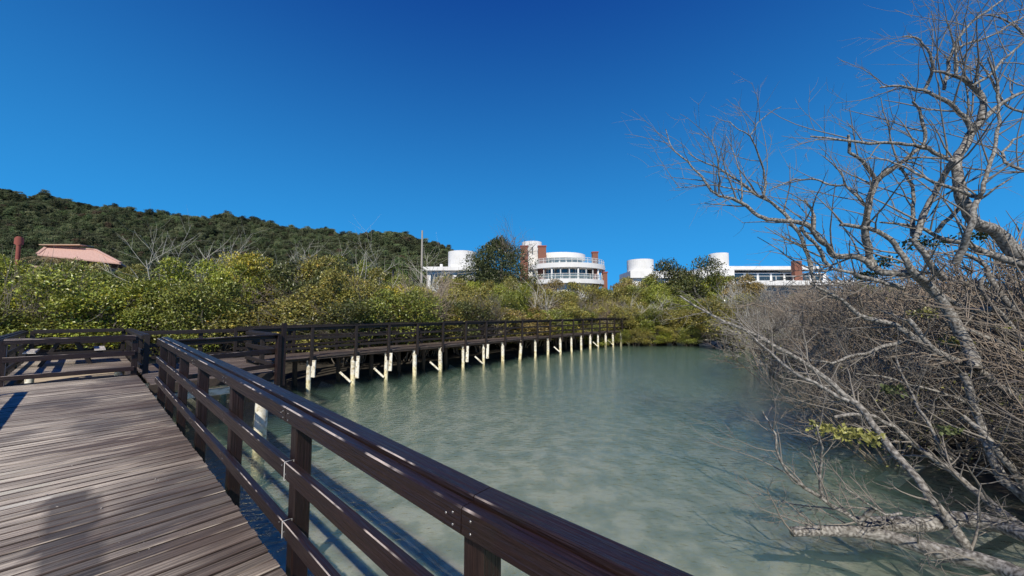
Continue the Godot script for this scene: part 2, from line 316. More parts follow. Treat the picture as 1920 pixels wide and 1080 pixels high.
func make_materials() -> void:
	# weathered deck boards: grain runs along u
	var grain := noise_map(0.018, 5, [[0.0, lin(0.2, 0.18, 0.16)], [0.34, lin(0.4, 0.37, 0.335)], [0.43, lin(0.54, 0.5, 0.455)], [0.45, lin(0.16, 0.14, 0.13)], [0.47, lin(0.58, 0.54, 0.49)], [0.57, lin(0.7, 0.655, 0.59)], [0.585, lin(0.22, 0.2, 0.18)], [0.6, lin(0.72, 0.67, 0.6)], [0.72, lin(0.84, 0.79, 0.71)], [1.0, lin(1, 0.95, 0.88)]], Vector2i(512, 512), 3)
	var grain_h := noise_map(0.018, 5, [[0.0, Color.BLACK], [1.0, Color.WHITE]], Vector2i(512, 512), 3)
	mat("deck_board", Color.WHITE, 0.62, grain, Vector3(0.16, 9.0, 1), grain_h, 0.35)
	# dark brown stained and varnished railing timber
	var paint := noise_map(0.02, 4, [[0.0, lin(0.5, 0.46, 0.45)], [0.3, lin(0.8, 0.76, 0.74)], [0.385, lin(0.9, 0.86, 0.84)], [0.4, lin(0.3, 0.27, 0.26)], [0.415, lin(0.9, 0.86, 0.84)], [0.56, lin(0.75, 0.7, 0.68)], [0.572, lin(0.25, 0.23, 0.22)], [0.585, lin(0.95, 0.88, 0.84)], [0.74, lin(1, 0.92, 0.88)], [1.0, lin(1, 1, 1)]], Vector2i(1024, 512), 8)
	mat("rail_paint", lin(0.55, 0.55, 0.55), 0.5, paint, Vector3(0.22, 5.0, 1), grain_h, 0.5)
	mat("rail_far", lin(0.026, 0.02, 0.018), 0.55, paint, Vector3(0.5, 4.0, 1))
	mat("under_timber", lin(0.06, 0.048, 0.04), 0.8, paint, Vector3(0.5, 3.0, 1))
	var pale := noise_map(0.012, 4, [[0.0, lin(0.3, 0.22, 0.12)], [0.3, lin(0.62, 0.56, 0.42)], [0.45, lin(0.8, 0.77, 0.66)], [1.0, lin(0.9, 0.88, 0.8)]], Vector2i(512, 512), 12)
	world_mapped(mat("pile_sleeve", Color.WHITE, 0.7, pale, Vector3(0.9, 0.9, 0.9)))
	var steel := StandardMaterial3D.new()
	steel.resource_name = "bolt_steel"
	steel.albedo_color = lin(0.55, 0.53, 0.5)
	steel.metallic = 0.9
	steel.roughness = 0.35
	mats["bolt"] = steel
	mat("twine", lin(0.55, 0.54, 0.52), 0.9)
	# bark of the bare tree
	var bark := noise_map(0.014, 6, [[0.0, lin(0.025, 0.022, 0.019)], [0.32, lin(0.08, 0.073, 0.064)], [0.48, lin(0.19, 0.178, 0.16)], [0.66, lin(0.34, 0.325, 0.3)], [1.0, lin(0.5, 0.485, 0.45)]], Vector2i(512, 512), 21)
	var bark_h := noise_map(0.03, 5, [[0.0, Color.BLACK], [1.0, Color.WHITE]], Vector2i(512, 512), 21)
	world_mapped(mat("bark_pale", Color.WHITE, 0.85, bark, Vector3(2.6, 2.6, 2.6), bark_h, 0.0))
	mat("twig_pale", lin(0.22, 0.2, 0.175), 0.85)
	mat("twig_brown", lin(0.33, 0.265, 0.205), 0.9)
	mat("stem_grey", lin(0.2, 0.175, 0.145), 0.9)
	mat("stem_white", lin(0.5, 0.48, 0.42), 0.85)
	for k in [["leaf_green", 0.14, 0.18, 0.05], ["leaf_olive", 0.19, 0.2, 0.07], ["leaf_yellow", 0.29, 0.3, 0.06], ["leaf_dark", 0.07, 0.09, 0.04], ["leaf_bright", 0.185, 0.235, 0.05], ["leaf_brown", 0.21, 0.185, 0.09], ["leaf_palm", 0.1, 0.15, 0.035], ["leaf_lime", 0.38, 0.45, 0.05], ["leaf_straw", 0.32, 0.27, 0.16]]:
		var m := mat(k[0], lin(minf(k[1] * 2.7, 1.0), minf(k[2] * 2.55, 1.0), k[3] * 2.1), 0.36)
		m.backlight_enabled = true
		m.backlight = grey(0.45)
	mat("hill_leaf", Color.WHITE, 0.9)
	# ground, water bed, walls
	var soil := noise_map(0.02, 5, [[0.0, lin(0.012, 0.01, 0.008)], [0.5, lin(0.03, 0.025, 0.018)], [1.0, lin(0.07, 0.058, 0.04)]], Vector2i(512, 512), 31)
	world_mapped(mat("soil", Color.WHITE, 0.95, soil, Vector3(0.23, 0.23, 0.23)))
	var sand := noise_map(0.012, 5, [[0.0, lin(0.26, 0.27, 0.2)], [0.42, lin(0.46, 0.46, 0.35)], [0.6, lin(0.66, 0.64, 0.5)], [1.0, lin(0.76, 0.72, 0.58)]], Vector2i(1024, 1024), 33)
	world_mapped(mat("sand_bed", Color.WHITE, 0.95, sand, Vector3(0.11, 0.11, 0.11)))
	var dry := noise_map(0.03, 4, [[0.0, lin(0.4, 0.32, 0.22)], [1.0, lin(0.6, 0.5, 0.38)]], Vector2i(256, 256), 34)
	world_mapped(mat("sand_path", Color.WHITE, 0.95, dry, Vector3(0.3, 0.3, 0.3)))
	var hill := noise_map(0.03, 4, [[0.0, lin(0.02, 0.03, 0.012)], [1.0, lin(0.05, 0.06, 0.025)]], Vector2i(512, 512), 35)
	world_mapped(mat("hill_soil", Color.WHITE, 1.0, hill, Vector3(0.01, 0.01, 0.01)))
	var render := noise_map(0.01, 4, [[0.0, lin(0.74, 0.74, 0.72)], [0.5, lin(0.82, 0.82, 0.81)], [1.0, lin(0.86, 0.86, 0.85)]], Vector2i(256, 256), 36)
	world_mapped(mat("white_render", Color.WHITE, 0.8, render, Vector3(0.2, 0.2, 0.2)))
	var brick := noise_map(0.06, 3, [[0.0, lin(0.19, 0.08, 0.055)], [1.0, lin(0.32, 0.14, 0.095)]], Vector2i(256, 256), 37)
	world_mapped(mat("brick_red", Color.WHITE, 0.9, brick, Vector3(1.2, 1.2, 1.2)))
	var roof := noise_map(0.04, 4, [[0.0, lin(0.4, 0.22, 0.17)], [0.5, lin(0.56, 0.36, 0.3)], [1.0, lin(0.66, 0.47, 0.4)]], Vector2i(256, 256), 38)
	world_mapped(mat("roof_clay", Color.WHITE, 0.9, roof, Vector3(0.5, 0.5, 0.5)))
	mat("clay_dark", lin(0.3, 0.09, 0.07), 0.9)
	mat("wall_warm", lin(0.5, 0.36, 0.26), 0.9)
	mat("concrete", lin(0.4, 0.37, 0.33), 0.85)
	mat("frame_white", lin(0.8, 0.8, 0.78), 0.5)
	var g := mat("window_glass", lin(0.03, 0.045, 0.055), 0.08)
	g.metallic_specular = 0.7
	var rg := mat("balcony_glass", lin(0.35, 0.45, 0.45, 0.35), 0.05)
	rg.transparency = BaseMaterial3D.TRANSPARENCY_ALPHA
	# water: silty green film over a sand bed, fine ripples
	var w := StandardMaterial3D.new()
	w.resource_name = "lagoon_water"
	w.transparency = BaseMaterial3D.TRANSPARENCY_ALPHA
	w.albedo_color = lin(0.12, 0.2, 0.16, 0.05)
	w.roughness = 0.04
	w.normal_enabled = true
	w.normal_texture = noise_map(0.02, 4, [], Vector2i(2048, 2048), 41, 14.0)
	w.normal_scale = 0.5
	w.uv1_scale = Vector3(0.1, 0.19, 1)
	mats["water"] = w

var board_tone := 1.0
var board_seed := 0.0

func plank_tint(p: Vector3, k: int) -> Color:
	var w := p.dot(W)
	var u := p.dot(P)
	# brown stain left at the sides, bare grey wood where feet have worn it off
	var worn := clampf(0.86 - 0.5 * absf(u + 0.75) + 0.6 * noise.get_noise_2d(w * 45.0, u * 40.0) + 0.5 * noise.get_noise_2d(board_seed, u * 55.0), 0, 1)
	var t := Color(0.25, 0.205, 0.185).lerp(Color(1.0, 0.945, 0.86), worn) * board_tone
	t = t.lerp(Color(0.15, 0.145, 0.155), 0.65 * smoothstep(0.1, 0.4, noise.get_noise_2d(w * 38.0 + 300.0, u * 70.0)))
	# a darker strip of boards near the viewer
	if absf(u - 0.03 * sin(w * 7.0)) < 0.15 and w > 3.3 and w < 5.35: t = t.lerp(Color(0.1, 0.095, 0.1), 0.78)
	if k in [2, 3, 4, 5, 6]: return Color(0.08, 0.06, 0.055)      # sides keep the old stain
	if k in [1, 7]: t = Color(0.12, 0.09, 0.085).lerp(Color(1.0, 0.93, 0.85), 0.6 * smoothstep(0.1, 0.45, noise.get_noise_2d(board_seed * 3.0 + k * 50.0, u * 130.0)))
	return t

func rail_tint(p: Vector3, k: int) -> Color:
	var q := p.dot(W) * 60.0 + p.dot(P) * 23.0
	var c := Color(0.024, 0.0145, 0.0135)
	c *= 1.0 + 0.35 * noise.get_noise_2d(q * 0.7 + p.y * 40.0, p.y * 60.0)
	if k == 7 or k == 1:
		var e := noise.get_noise_2d(q * 2.6 + 900.0, k * 77.0) + 0.35 * noise.get_noise_2d(q * 16.0, k * 31.0)
		c = c.lerp(Color(0.55, 0.5, 0.46), smoothstep(-0.02, 0.3, e))  # pale upper chamfers: chipped wear and edge glints painted together
	return c / 0.55

func rail_beam(called: String, a: Vector3, b: Vector3, wide: float, high: float, parent: Node3D, fine := true, ch := 0.005) -> MeshInstance3D:
	var mb := MB.new()
	var segs := maxi(1, int(a.distance_to(b) / 0.035)) if fine else 1
	mb.beam(a, b, wide, high, ch, segs, rail_tint if fine else null, Vector2(rng.randf() * 9.0, rng.randf() * 9.0))
	return part(called, mb.mesh(), mats["rail_paint"] if fine else mats["rail_far"], parent)

func post_beam(called: String, foot: Vector3, top: float, size: float, parent: Node3D, fine := true, facing := W) -> MeshInstance3D:
	var mb := MB.new()
	mb.beam(foot, Vector3(foot.x, top, foot.z), size, size, 0.008, 12 if fine else 1, rail_tint if fine else null, Vector2(rng.randf() * 9.0, rng.randf() * 9.0), facing.cross(Vector3.UP))
	return part(called, mb.mesh(), mats["rail_paint"] if fine else mats["rail_far"], parent)

# A run of railing through the points (at deck level): posts, three rails and a cap on each bay.
func railing(node: Node3D, pts: Array, out: Vector3, fine: bool, below := 0.25, extra := 0.0) -> void:
	for k in pts.size():
		var p: Vector3 = pts[k]
		post_beam("post", p + out * 0.085 - Vector3(0, below, 0), p.y + RAIL - 0.036 + extra, 0.11, node, fine, out)
		if k == 0: continue
		var a: Vector3 = pts[k - 1]
		var d := (p - a).normalized() * 0.0025
		rail_beam("top_rail", a + Vector3(0, RAIL - 0.072, 0) + d, p + Vector3(0, RAIL - 0.072, 0) - d, 0.055, 0.105, node, fine, 0.007)
		rail_beam("cap_rail", a + out * 0.085 + Vector3(0, RAIL - 0.0175, 0) + d, p + out * 0.085 + Vector3(0, RAIL - 0.0175, 0) - d, 0.1, 0.035, node, fine, 0.005)
		rail_beam("middle_rail", a + Vector3(0, 0.57, 0) + d, p + Vector3(0, 0.57, 0) - d, 0.05, 0.115, node, fine)
		rail_beam("lower_rail", a + Vector3(0, 0.18, 0) + d, p + Vector3(0, 0.18, 0) - d, 0.05, 0.1, node, fine)

# Boards laid side by side along W, each spanning u0..u1.
func boards(node: Node3D, w0: float, w1: float, edge: Callable, fine: bool) -> void:
	var w := w0
	while w < w1:
		var wide := rng.randf_range(0.1, 0.125)
		var e: Array = edge.call(w + wide / 2)
		var y := deck_y(w) - 0.02 + rng.randf_range(-0.003, 0.003)
		var mb := MB.new()
		board_tone = rng.randf_range(0.68, 1.15)
		board_seed = rng.randf() * 4000.0
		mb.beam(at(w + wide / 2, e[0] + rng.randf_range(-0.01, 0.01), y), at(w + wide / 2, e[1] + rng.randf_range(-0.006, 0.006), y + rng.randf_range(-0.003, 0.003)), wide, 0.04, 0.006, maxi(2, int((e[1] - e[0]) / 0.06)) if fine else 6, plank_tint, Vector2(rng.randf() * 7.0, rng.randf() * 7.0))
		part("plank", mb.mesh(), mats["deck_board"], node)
		w += wide + rng.randf_range(0.011, 0.02)

func stringer(node: Node3D, a: Vector3, b: Vector3, wide := 0.09, high := 0.2, called := "beam") -> void:
	var mb := MB.new()
	mb.beam(a, b, wide, high, 0.008, 1, null, Vector2(rng.randf() * 9.0, rng.randf() * 9.0))
	part(called, mb.mesh(), mats["under_timber"], node)

func pile(node: Node3D, x: float, z: float, top: float, r: float, lean := Vector3.ZERO, called := "pile", m := "pile_sleeve") -> void:
	var mb := MB.new()
	var a := Vector3(x, -1.1, z) - lean
	var b := Vector3(x, top, z) + lean
	var ps := []
	var rs := []
	ps = []
	rs = []
	for k in 26:
		ps.append(a.lerp(b, k / 25.0) + Vector3(rng.randf_range(-1, 1), 0, rng.randf_range(-1, 1)) * 0.004)
		rs.append(r * rng.randf_range(0.95, 1.04))
	mb.tube(ps, rs, 10)
	for k in mb.v.size():
		var y := mb.v[k].y + 0.12 * noise.get_noise_3d(mb.v[k].x * 900.0, mb.v[k].y * 300.0, mb.v[k].z * 900.0)
		if y < 0.0: mb.c[k] = Color(0.5, 0.48, 0.3)
		elif y < 0.4: mb.c[k] = Color(1.0, 0.96, 0.74)
	part(called, mb.mesh(), mats[m], node)

# ---------------------------------------------------------------- plants
func rand_dir() -> Vector3:
	var z := rng.randf_range(-1, 1)
	var a := rng.randf() * TAU
	var s := sqrt(1 - z * z)
	return Vector3(s * cos(a), z, s * sin(a))

# Leaves through several uneven lobes of a crown of unit size about 1 m high: returns a mesh with grey tints.
func foliage(sd: int, lobes: int, count: int, spread: Vector3, leaf: float, low: float, vary := 1.0) -> ArrayMesh:
	rng.seed = sd
	var mb := MB.new()
	var cs := []
	for k in lobes:
		var d := rand_dir()
		var c := Vector3(d.x * spread.x, low + (1.0 - low) * rng.randf_range(0.2, 0.85), d.z * spread.z)
		cs.append([c * Vector3(0.75, 1, 0.75), rng.randf_range(0.5, 1.0) * spread.y, rng.randf_range(0.36, 0.6)])
	for k in count:
		var l: Array = cs[rng.randi() % lobes]
		var d := rand_dir()
		if d.y < -0.4 and rng.randf() < 0.7: d.y = -d.y
		var rad: float = l[1] * pow(rng.randf(), 0.36) * (1.0 + 0.25 * noise.get_noise_3d(d.x * 160 + sd * 9.0, d.y * 160, d.z * 160))
		var o: Vector3 = l[0] + d * rad * Vector3(1, 0.8, 1)
		if o.y < 0.02: continue
		var dir := (d * 0.6 + rand_dir() + Vector3(0, 0.15, 0)).normalized()
		var up := (rand_dir() * 0.8 + Vector3(0, 0.9, 0) + d * 0.5).normalized()
		var g: float = l[2] * lerpf(1.0, rng.randf_range(0.55, 1.5), vary)
		var warm := rng.randf()
		var col := Color(g * (0.95 + 0.25 * warm), g, g * (1.0 - 0.2 * warm))
		if rng.randf() < 0.06 * vary: col = Color(g * 2.2, g * 1.5, g * 0.9)
		var s := leaf * rng.randf_range(0.7, 1.35)
		mb.leaf(o, dir, up, s, s * 0.55, col)
	return mb.mesh()

func grow(mb: MB, p: Vector3, d: Vector3, long: float, rad: float, level: int, kids: int, bend: Vector3, sides := 4) -> void:
	var n := 5 if level > 0 else 4
	var ps := [p]
	var rs := [rad]
	var dir := d.normalized()
	for k in n:
		dir = (dir + bend * 0.12 + rand_dir() * 0.16).normalized()
		ps.append(ps[-1] + dir * long / n)
		rs.append(lerpf(rad, rad * 0.35, (k + 1.0) / n))
	mb.tube(ps, rs, sides if rad > 0.006 else 3)
	if level <= 0: return
	for k in kids:
		var t := rng.randf_range(0.25, 1.0) * n
		var g := mini(int(t), n - 1)
		var o: Vector3 = ps[g].lerp(ps[g + 1], t - g)
		var along: Vector3 = (ps[g + 1] - ps[g]).normalized()
		var out := rand_dir()
		out = (out - along * out.dot(along)).normalized()
		grow(mb, o, along * 0.75 + out * rng.randf_range(0.45, 0.95), long * rng.randf_range(0.38, 0.62), maxf(rs[g] * rng.randf_range(0.5, 0.7), 0.003), level - 1, kids, bend, sides)

func stems(sd: int, count: int, level: int, kids: int, rad: float, lean: float) -> ArrayMesh:
	rng.seed = sd
	var mb := MB.new()
	for k in count:
		var a := rng.randf() * TAU
		var d := Vector3(cos(a) * lean, 1, sin(a) * lean)
		grow(mb, Vector3(cos(a), -0.15, sin(a)) * rng.randf() * 0.12, d, rng.randf_range(0.6, 0.9), rad, level, kids, Vector3(0, 0.5, 0))
	return mb.mesh()

func shore_height(x: float, z: float) -> float:
	# signed distance to the lagoon's outline: positive on land
	var best := 1e9
	var inside := false
	var m := SHORE.size()
	for k in m:
		var ax: float = SHORE[k][0]
		var az: float = SHORE[k][1]
		var bx: float = SHORE[(k + 1) % m][0]
		var bz: float = SHORE[(k + 1) % m][1]
		var dx := bx - ax
		var dz := bz - az
		var t := clampf(((x - ax) * dx + (z - az) * dz) / (dx * dx + dz * dz), 0, 1)
		best = minf(best, Vector2(x - ax - dx * t, z - az - dz * t).length())
		if (az > z) != (bz > z) and x < ax + dx * (z - az) / dz: inside = not inside
	var s := -best if inside else best
	var y := -0.72 + 0.3 * noise.get_noise_2d(x * 9.0, z * 9.0)
	if s > -1.6: y = lerpf(y, 0.35, smoothstep(-1.6, 0.6, s))
	if s > 0.6: y = 0.35 + minf(s * 0.05, 1.2) + 0.2 * noise.get_noise_2d(x * 7.0, z * 7.0)
	if z < -45.0: y += (-45.0 - z) * 0.06
	return y

func _ready() -> void:
	rng.seed = 7
	noise.seed = 5
	noise.frequency = 0.01
	noise.fractal_octaves = 3
	# camera
	var cam := Camera3D.new()
	cam.name = "camera"
	cam.position = Vector3(0, 2.8, 0)
	cam.rotation_degrees = Vector3(3.84, 0, 0)
	cam.fov = 75.3
	cam.near = 0.05
	cam.far = 3000
	add_child(cam)
	cam.current = true
	# sky and exposure
	var env := Environment.new()
	env.background_mode = Environment.BG_SKY
	var sky := ProceduralSkyMaterial.new()
	sky.sky_top_color = Color(0.0, 0.02, 0.485)
	sky.sky_horizon_color = Color(0.24, 0.695, 1.0)
	sky.sky_curve = 0.35
	sky.ground_bottom_color = Color(0.12, 0.14, 0.13)
	sky.ground_horizon_color = Color(0.3, 0.4, 0.45)
	sky.sun_angle_max = 1.0
	env.sky = Sky.new()
	env.sky.sky_material = sky
	env.tonemap_mode = Environment.TONE_MAPPER_LINEAR
	env.tonemap_exposure = 1.0
	env.volumetric_fog_enabled = true
	env.volumetric_fog_density = 0.0
	env.sdfgi_enabled = true
	env.ssao_enabled = true
	env.ssil_enabled = true
	var we := WorldEnvironment.new()
	we.name = "environment"
	we.environment = env
	add_child(we)
	# sun: behind the viewer, a little to the left, 44 degrees up
	var sun := DirectionalLight3D.new()
	sun.name = "sun"
	sun.light_energy = 1.5
	sun.light_color = Color(1.0, 0.965, 0.9)
	sun.light_angular_distance = 0.5
	sun.shadow_enabled = true
	add_child(sun)
	sun.look_at_from_position(Vector3.ZERO, Vector3(0.1, -0.97, -1.0))
	make_materials()
	build_land()
	build_near_walkway()
	build_far_footbridge()
	build_houses()
	build_greenery()
	build_bare_tree()

func build_land() -> void:
	# ground and lagoon bed: one sheet, fine near the water, out to the horizon
	var xs := []
	var zs := []
	for k in range(-40, 41): xs.append(k * 0.9 + signf(k) * pow(maxf(0, absf(k) - 28) * 0.9, 2.6))
	for k in range(-22, 66): zs.append(-k * 0.8 - signf(k) * pow(maxf(0, (absf(k) - 45) if k > 0 else (absf(k) - 12)) * 0.9, 2.45))
	var mb := MB.new()
	for z in zs:
		for x in xs: mb.v.append(Vector3(x, shore_height(x, z) if absf(x) < 300 and z > -400 else 2.0 + (22.0 if z <= -400 else 0.0), z))
	var nx := xs.size()
	for a in zs.size() - 1:
		for b in nx - 1:
			var k := a * nx + b
			mb.i.append_array([k, k + nx, k + 1, k + 1, k + nx, k + nx + 1])
	var ground := structure("ground", mb.mesh(), mats["sand_bed"])
	ground.set_meta("label", "sandy lagoon bed rising to the mangrove shore")
	# the litter-covered soil of the shore, a sheet just above the sand where it is dry
	mb = MB.new()
	for a in zs.size() - 1:
		for b in nx - 1:
			var q := []
			for e in [[a, b], [a, b + 1], [a + 1, b + 1], [a + 1, b]]:
				q.append(Vector3(xs[e[1]], shore_height(xs[e[1]], zs[e[0]]) + 0.015 if absf(xs[e[1]]) < 300 and zs[e[0]] > -400 else 2.02 + (22.0 if zs[e[0]] <= -400 else 0.0), zs[e[0]]))
			if maxf(maxf(q[0].y, q[1].y), maxf(q[2].y, q[3].y)) > -0.3: mb.quad(q[0], q[1], q[2], q[3])
	structure("shore", mb.mesh(), mats["soil"])
	# the water
	mb = MB.new()
	mb.v = PackedVector3Array([Vector3(-60, 0, 60), Vector3(-60, 0, -60), Vector3(60, 0, -60), Vector3(60, 0, 60)])
	mb.n = PackedVector3Array([Vector3.UP, Vector3.UP, Vector3.UP, Vector3.UP])
	mb.uv = PackedVector2Array([Vector2(-60, 60), Vector2(-60, -60), Vector2(60, -60), Vector2(60, 60)])
	mb.i = PackedInt32Array([0, 1, 2, 0, 2, 3])
	var t := SurfaceTool.new()
	t.create_from_arrays(mb.mesh().surface_get_arrays(0))
	t.generate_tangents()
	var water := structure("water", t.commit(), mats["water"])
	var silt := FogVolume.new()
	silt.name = "silt"
	silt.shape = RenderingServer.FOG_VOLUME_SHAPE_BOX
	silt.size = Vector3(70, 1.6, 90)
	silt.position = Vector3(-2, -0.82, -10)
	var fm := FogMaterial.new()
	fm.resource_name = "silt"
	fm.albedo = lin(0.37, 0.62, 0.45)
	fm.density = 0.45
	silt.material = fm
	water.add_child(silt)
	water.set_meta("label", "calm shallow green lagoon water with fine ripples")
	# sandy path and lawn behind the terrace
	mb = MB.new()
	for k in 8:
		var w0 := 20.3 + k
		for e in 4:
			var a := at(w0, -1.2 + e * 0.9, 0)
			var b := at(w0 + 1.0, -1.2 + e * 0.9, 0)
			var c := at(w0 + 1.0, -0.3 + e * 0.9, 0)
			var d := at(w0, -0.3 + e * 0.9, 0)
			var q := []
			for p in [a, b, c, d]: q.append(Vector3(p.x, maxf(shore_height(p.x, p.z), 0.4) + 0.08, p.z))
			mb.quad(q[0], q[1], q[2], q[3])
	structure("path", mb.mesh(), mats["sand_path"])
	# hill: a wooded ridge that falls to the right
	var ridge := [[-1100, 190], [-900, 205], [-610, 160], [-553, 147], [-489, 134], [-424, 128], [-360, 122], [-340, 124], [-296, 120], [-257, 110], [-218, 108], [-167, 102], [-128, 101], [-103, 92], [-71, 84], [-50, 75], [0, 48], [60, 22], [140, 6]]
	var high := func(x: float, z: float) -> float:
		var h := 6.0
		for k in ridge.size() - 1:
			if x >= ridge[k][0] and x <= ridge[k + 1][0]: h = lerpf(ridge[k][1], ridge[k + 1][1], (x - ridge[k][0]) / (ridge[k + 1][0] - ridge[k][0]))
		var t2 := smoothstep(0.0, 1.0, clampf((-z - 170.0) / 290.0, 0, 1)) if z > -460.0 else 1.0 - 0.6 * clampf((-z - 460.0) / 200.0, 0, 1)
		return 5.0 + (h - 9.0) * t2 * (0.93 + 0.12 * noise.get_noise_2d(x * 1.5, z * 1.5))
	mb = MB.new()
	var hx := range(-1100, 141, 20)
	var hz := range(-660, -139, 20)
	for z in hz:
		for x in hx: mb.v.append(Vector3(x, high.call(x, z), z))
	for a in hz.size() - 1:
		for b in hx.size() - 1:
			var k: int = a * hx.size() + b
			mb.i.append_array([k, k + hx.size(), k + 1, k + 1, k + hx.size(), k + hx.size() + 1])
	structure("hill", mb.mesh(), mats["hill_soil"])
	# its wood, too far to count
	var wood := thing("hillside_forest", "dark green forest covering the distant hill", "forest")
	wood.set_meta("kind", "stuff")
	for proto in 3:
		var cm := foliage(500 + proto, 9, 1500, Vector3(0.42, 0.3, 0.42), 0.075, 0.1, 0.35)
		var mm := MultiMesh.new()
		mm.transform_format = MultiMesh.TRANSFORM_3D
		mm.use_colors = true
		mm.mesh = cm
		rng.seed = 60 + proto
		var where := []
		while where.size() < 6500:
			var x := rng.randf_range(-900, 120)
			var z := rng.randf_range(-500, -165)
			if x > -40 and z < -420: continue
			if absf(x / z) > 1.9: continue
			var s := rng.randf_range(4.0, 7.0) if rng.randf() < 0.85 else rng.randf_range(7.0, 11.0)
			where.append([Transform3D(Basis(Vector3.UP, rng.randf() * TAU).scaled(Vector3(s, s * rng.randf_range(0.7, 1.15), s)), Vector3(x, high.call(x, z) - 0.28 * s, z)), x, z])
		mm.instance_count = where.size()
		for k in where.size():
			mm.set_instance_transform(k, where[k][0])
			var g := rng.randf_range(0.4, 1.7) * (1.0 + 0.5 * noise.get_noise_2d(where[k][1] * 3.0, where[k][2] * 3.0))
			var hue := rng.randf()
			var c := Color(0.085, 0.13, 0.058).lerp(Color(0.125, 0.145, 0.085), hue) * g
			if rng.randf() < 0.02: c = Color(0.13, 0.1, 0.07)
			mm.set_instance_color(k, c * 2.0)
		var o := MultiMeshInstance3D.new()
		o.name = "crowns"
		o.multimesh = mm
		o.material_override = mats["hill_leaf"]
		wood.add_child(o, true)

func build_near_walkway() -> void:
	var deck := thing("boardwalk_deck", "weathered brown plank deck in the foreground with worn grey boards", "deck")
	boards(deck, -2.0, 13.6, func(_w): return [-1.52, 0.93], true)
	for u in [-1.42, -0.3, 0.78]:
		for t in [[-2.0, 1.0], [1.0, 2.6], [2.6, 5.0], [5.0, 8.0], [8.0, 11.3], [11.3, 13.6]]: stringer(deck, at(t[0], u, deck_y(t[0]) - 0.145), at(t[1], u, deck_y(t[1]) - 0.145))
	stringer(deck, at(13.66, -1.52, deck_y(13) - 0.06), at(13.66, 0.9, deck_y(13) - 0.06), 0.07, 0.16, "end_board")
	for w in [1.5, 5.0, 8.5, 12.0]:
		for u in [-1.2, 0.6]:
			var p := at(w, u, 0)
			pile(deck, p.x, p.z, deck_y(w) - 0.243, 0.11)
	# flakes of paint and bits of leaf on the boards
	var bits := MB.new()
	for k in 170:
		var w := rng.randf_range(1.5, 12.5)
		var u := rng.randf_range(-1.3, 0.85)
		var s := rng.randf_range(0.006, 0.022)
		var tone := rng.randf_range(0.45, 1.0)
		bits.leaf(at(w, u, deck_y(w) + 0.008), Vector3(rng.randf_range(-1, 1), 0.1, rng.randf_range(-1, 1)).normalized(), Vector3.UP, s, s * 0.6, Color(tone, tone * 0.93, tone * 0.82))
	var litter := part("wood_flakes", bits.mesh(), mat("flake", lin(0.7, 0.7, 0.7), 0.8), deck)
	litter.set_meta("kind", "stuff")
	# near railing on the water side
	var near := thing("near_railing", "dark brown timber railing with worn edges and painted glints beside the near deck", "railing", Vector3.ZERO, "boardwalk railings")
	var pts := []
	for t in [-4.6, -2.75, -0.8, 1.1, 2.98, 4.75, 6.45, 7.95, 9.25, 10.4]: pts.append(at(t, 0.99, [1.06, 1.062, 1.066, 1.075, 1.135, 1.183, 1.215, 1.245, 1.27, 1.295][pts.size()]))
	railing(near, pts, P, true, 0.45)
	# nail heads at the joints of the near rails
	for k in range(2, 7):
		for e in [[-0.05, 0.055], [-0.05, 0.1], [0.05, 0.055], [0.05, 0.1], [0.09, 0.07], [0.04, 0.43], [-0.04, 0.47], [0.05, 0.82], [-0.05, 0.85]]:
			var s := SphereMesh.new()
			s.radius = 0.0055
			s.height = 0.005
			s.radial_segments = 8
			s.rings = 4
			var o := part("nail_head", s, mats["bolt"], near, pts[k] + W * e[0] + Vector3(0, RAIL - e[1], 0) - P * (0.0275 if e[1] < 0.2 else 0.025))
			o.basis = Basis(W.cross(-P), -P, W)
	# loops of white twine on the second post
	for e in [[0.57, 0.115], [0.18, 0.1]]:
		var mb := MB.new()
		var c: Vector3 = pts[4] + Vector3(0, e[0], 0) + W * -0.03
		var loop := []
		for k in [[-1, -1], [-1, 1], [1, 1], [1, -1], [-1, -1]]: loop.append(c + P * k[0] * 0.0295 + Vector3(0, k[1] * (e[1] / 2 + 0.004), 0) + W * rng.randf_range(-0.006, 0.006))
		mb.tube(loop, [0.003, 0.003, 0.003, 0.003, 0.003], 6)
		part("twine_loop", mb.mesh(), mats["twine"], near)
	# railing on the other side of the near deck
	var left := thing("left_railing", "railing that shades the deck's left edge with striped shadows", "railing", Vector3.ZERO, "boardwalk railings")
	pts = []
	for t in [-2.0, 0.3, 2.6, 4.9, 7.2, 9.5, 11.8]: pts.append(at(t, -1.56, deck_y(t)))
	railing(left, pts, -P, false, 0.45)
	# railing across the deck's end and round the terrace
	var bay := thing("terrace_railing", "grey brown railing round the small terrace beyond the deck's end", "railing", Vector3.ZERO, "boardwalk railings")
	railing(bay, [at(13.5, -1.15, 1.22), at(13.5, 0.86, 1.22)], W, true, 0.1)
	railing(bay, [at(13.75, 1.0, 1.22), at(15.7, 1.0, 1.22), at(17.8, 1.0, 1.22), at(20.0, 1.0, 1.22)], P, false)
	railing(bay, [at(13.75, -1.25, 1.22), at(15.7, -1.25, 1.22), at(17.8, -1.25, 1.22), at(20.0, -1.25, 1.22)], -P, false)
	railing(bay, [at(20.1, -1.15, 1.22), at(20.1, 0.95, 1.22)], W, false)
	var terrace := thing("terrace_deck", "small grey plank terrace beyond the gap behind the cross railing", "deck")
	boards(terrace, 15.3, 20.2, func(_w): return [-1.25, 1.0], false)
	for u in [-1.1, 0.85]: stringer(terrace, at(13.7, u, 1.08), at(20.2, u, 1.08), 0.12, 0.2)
	for w in [15.6, 19.5]:
		for u in [-1.1, 0.85]:
			var p := at(w, u, 0)
			pile(terrace, p.x, p.z, 0.978, 0.1)
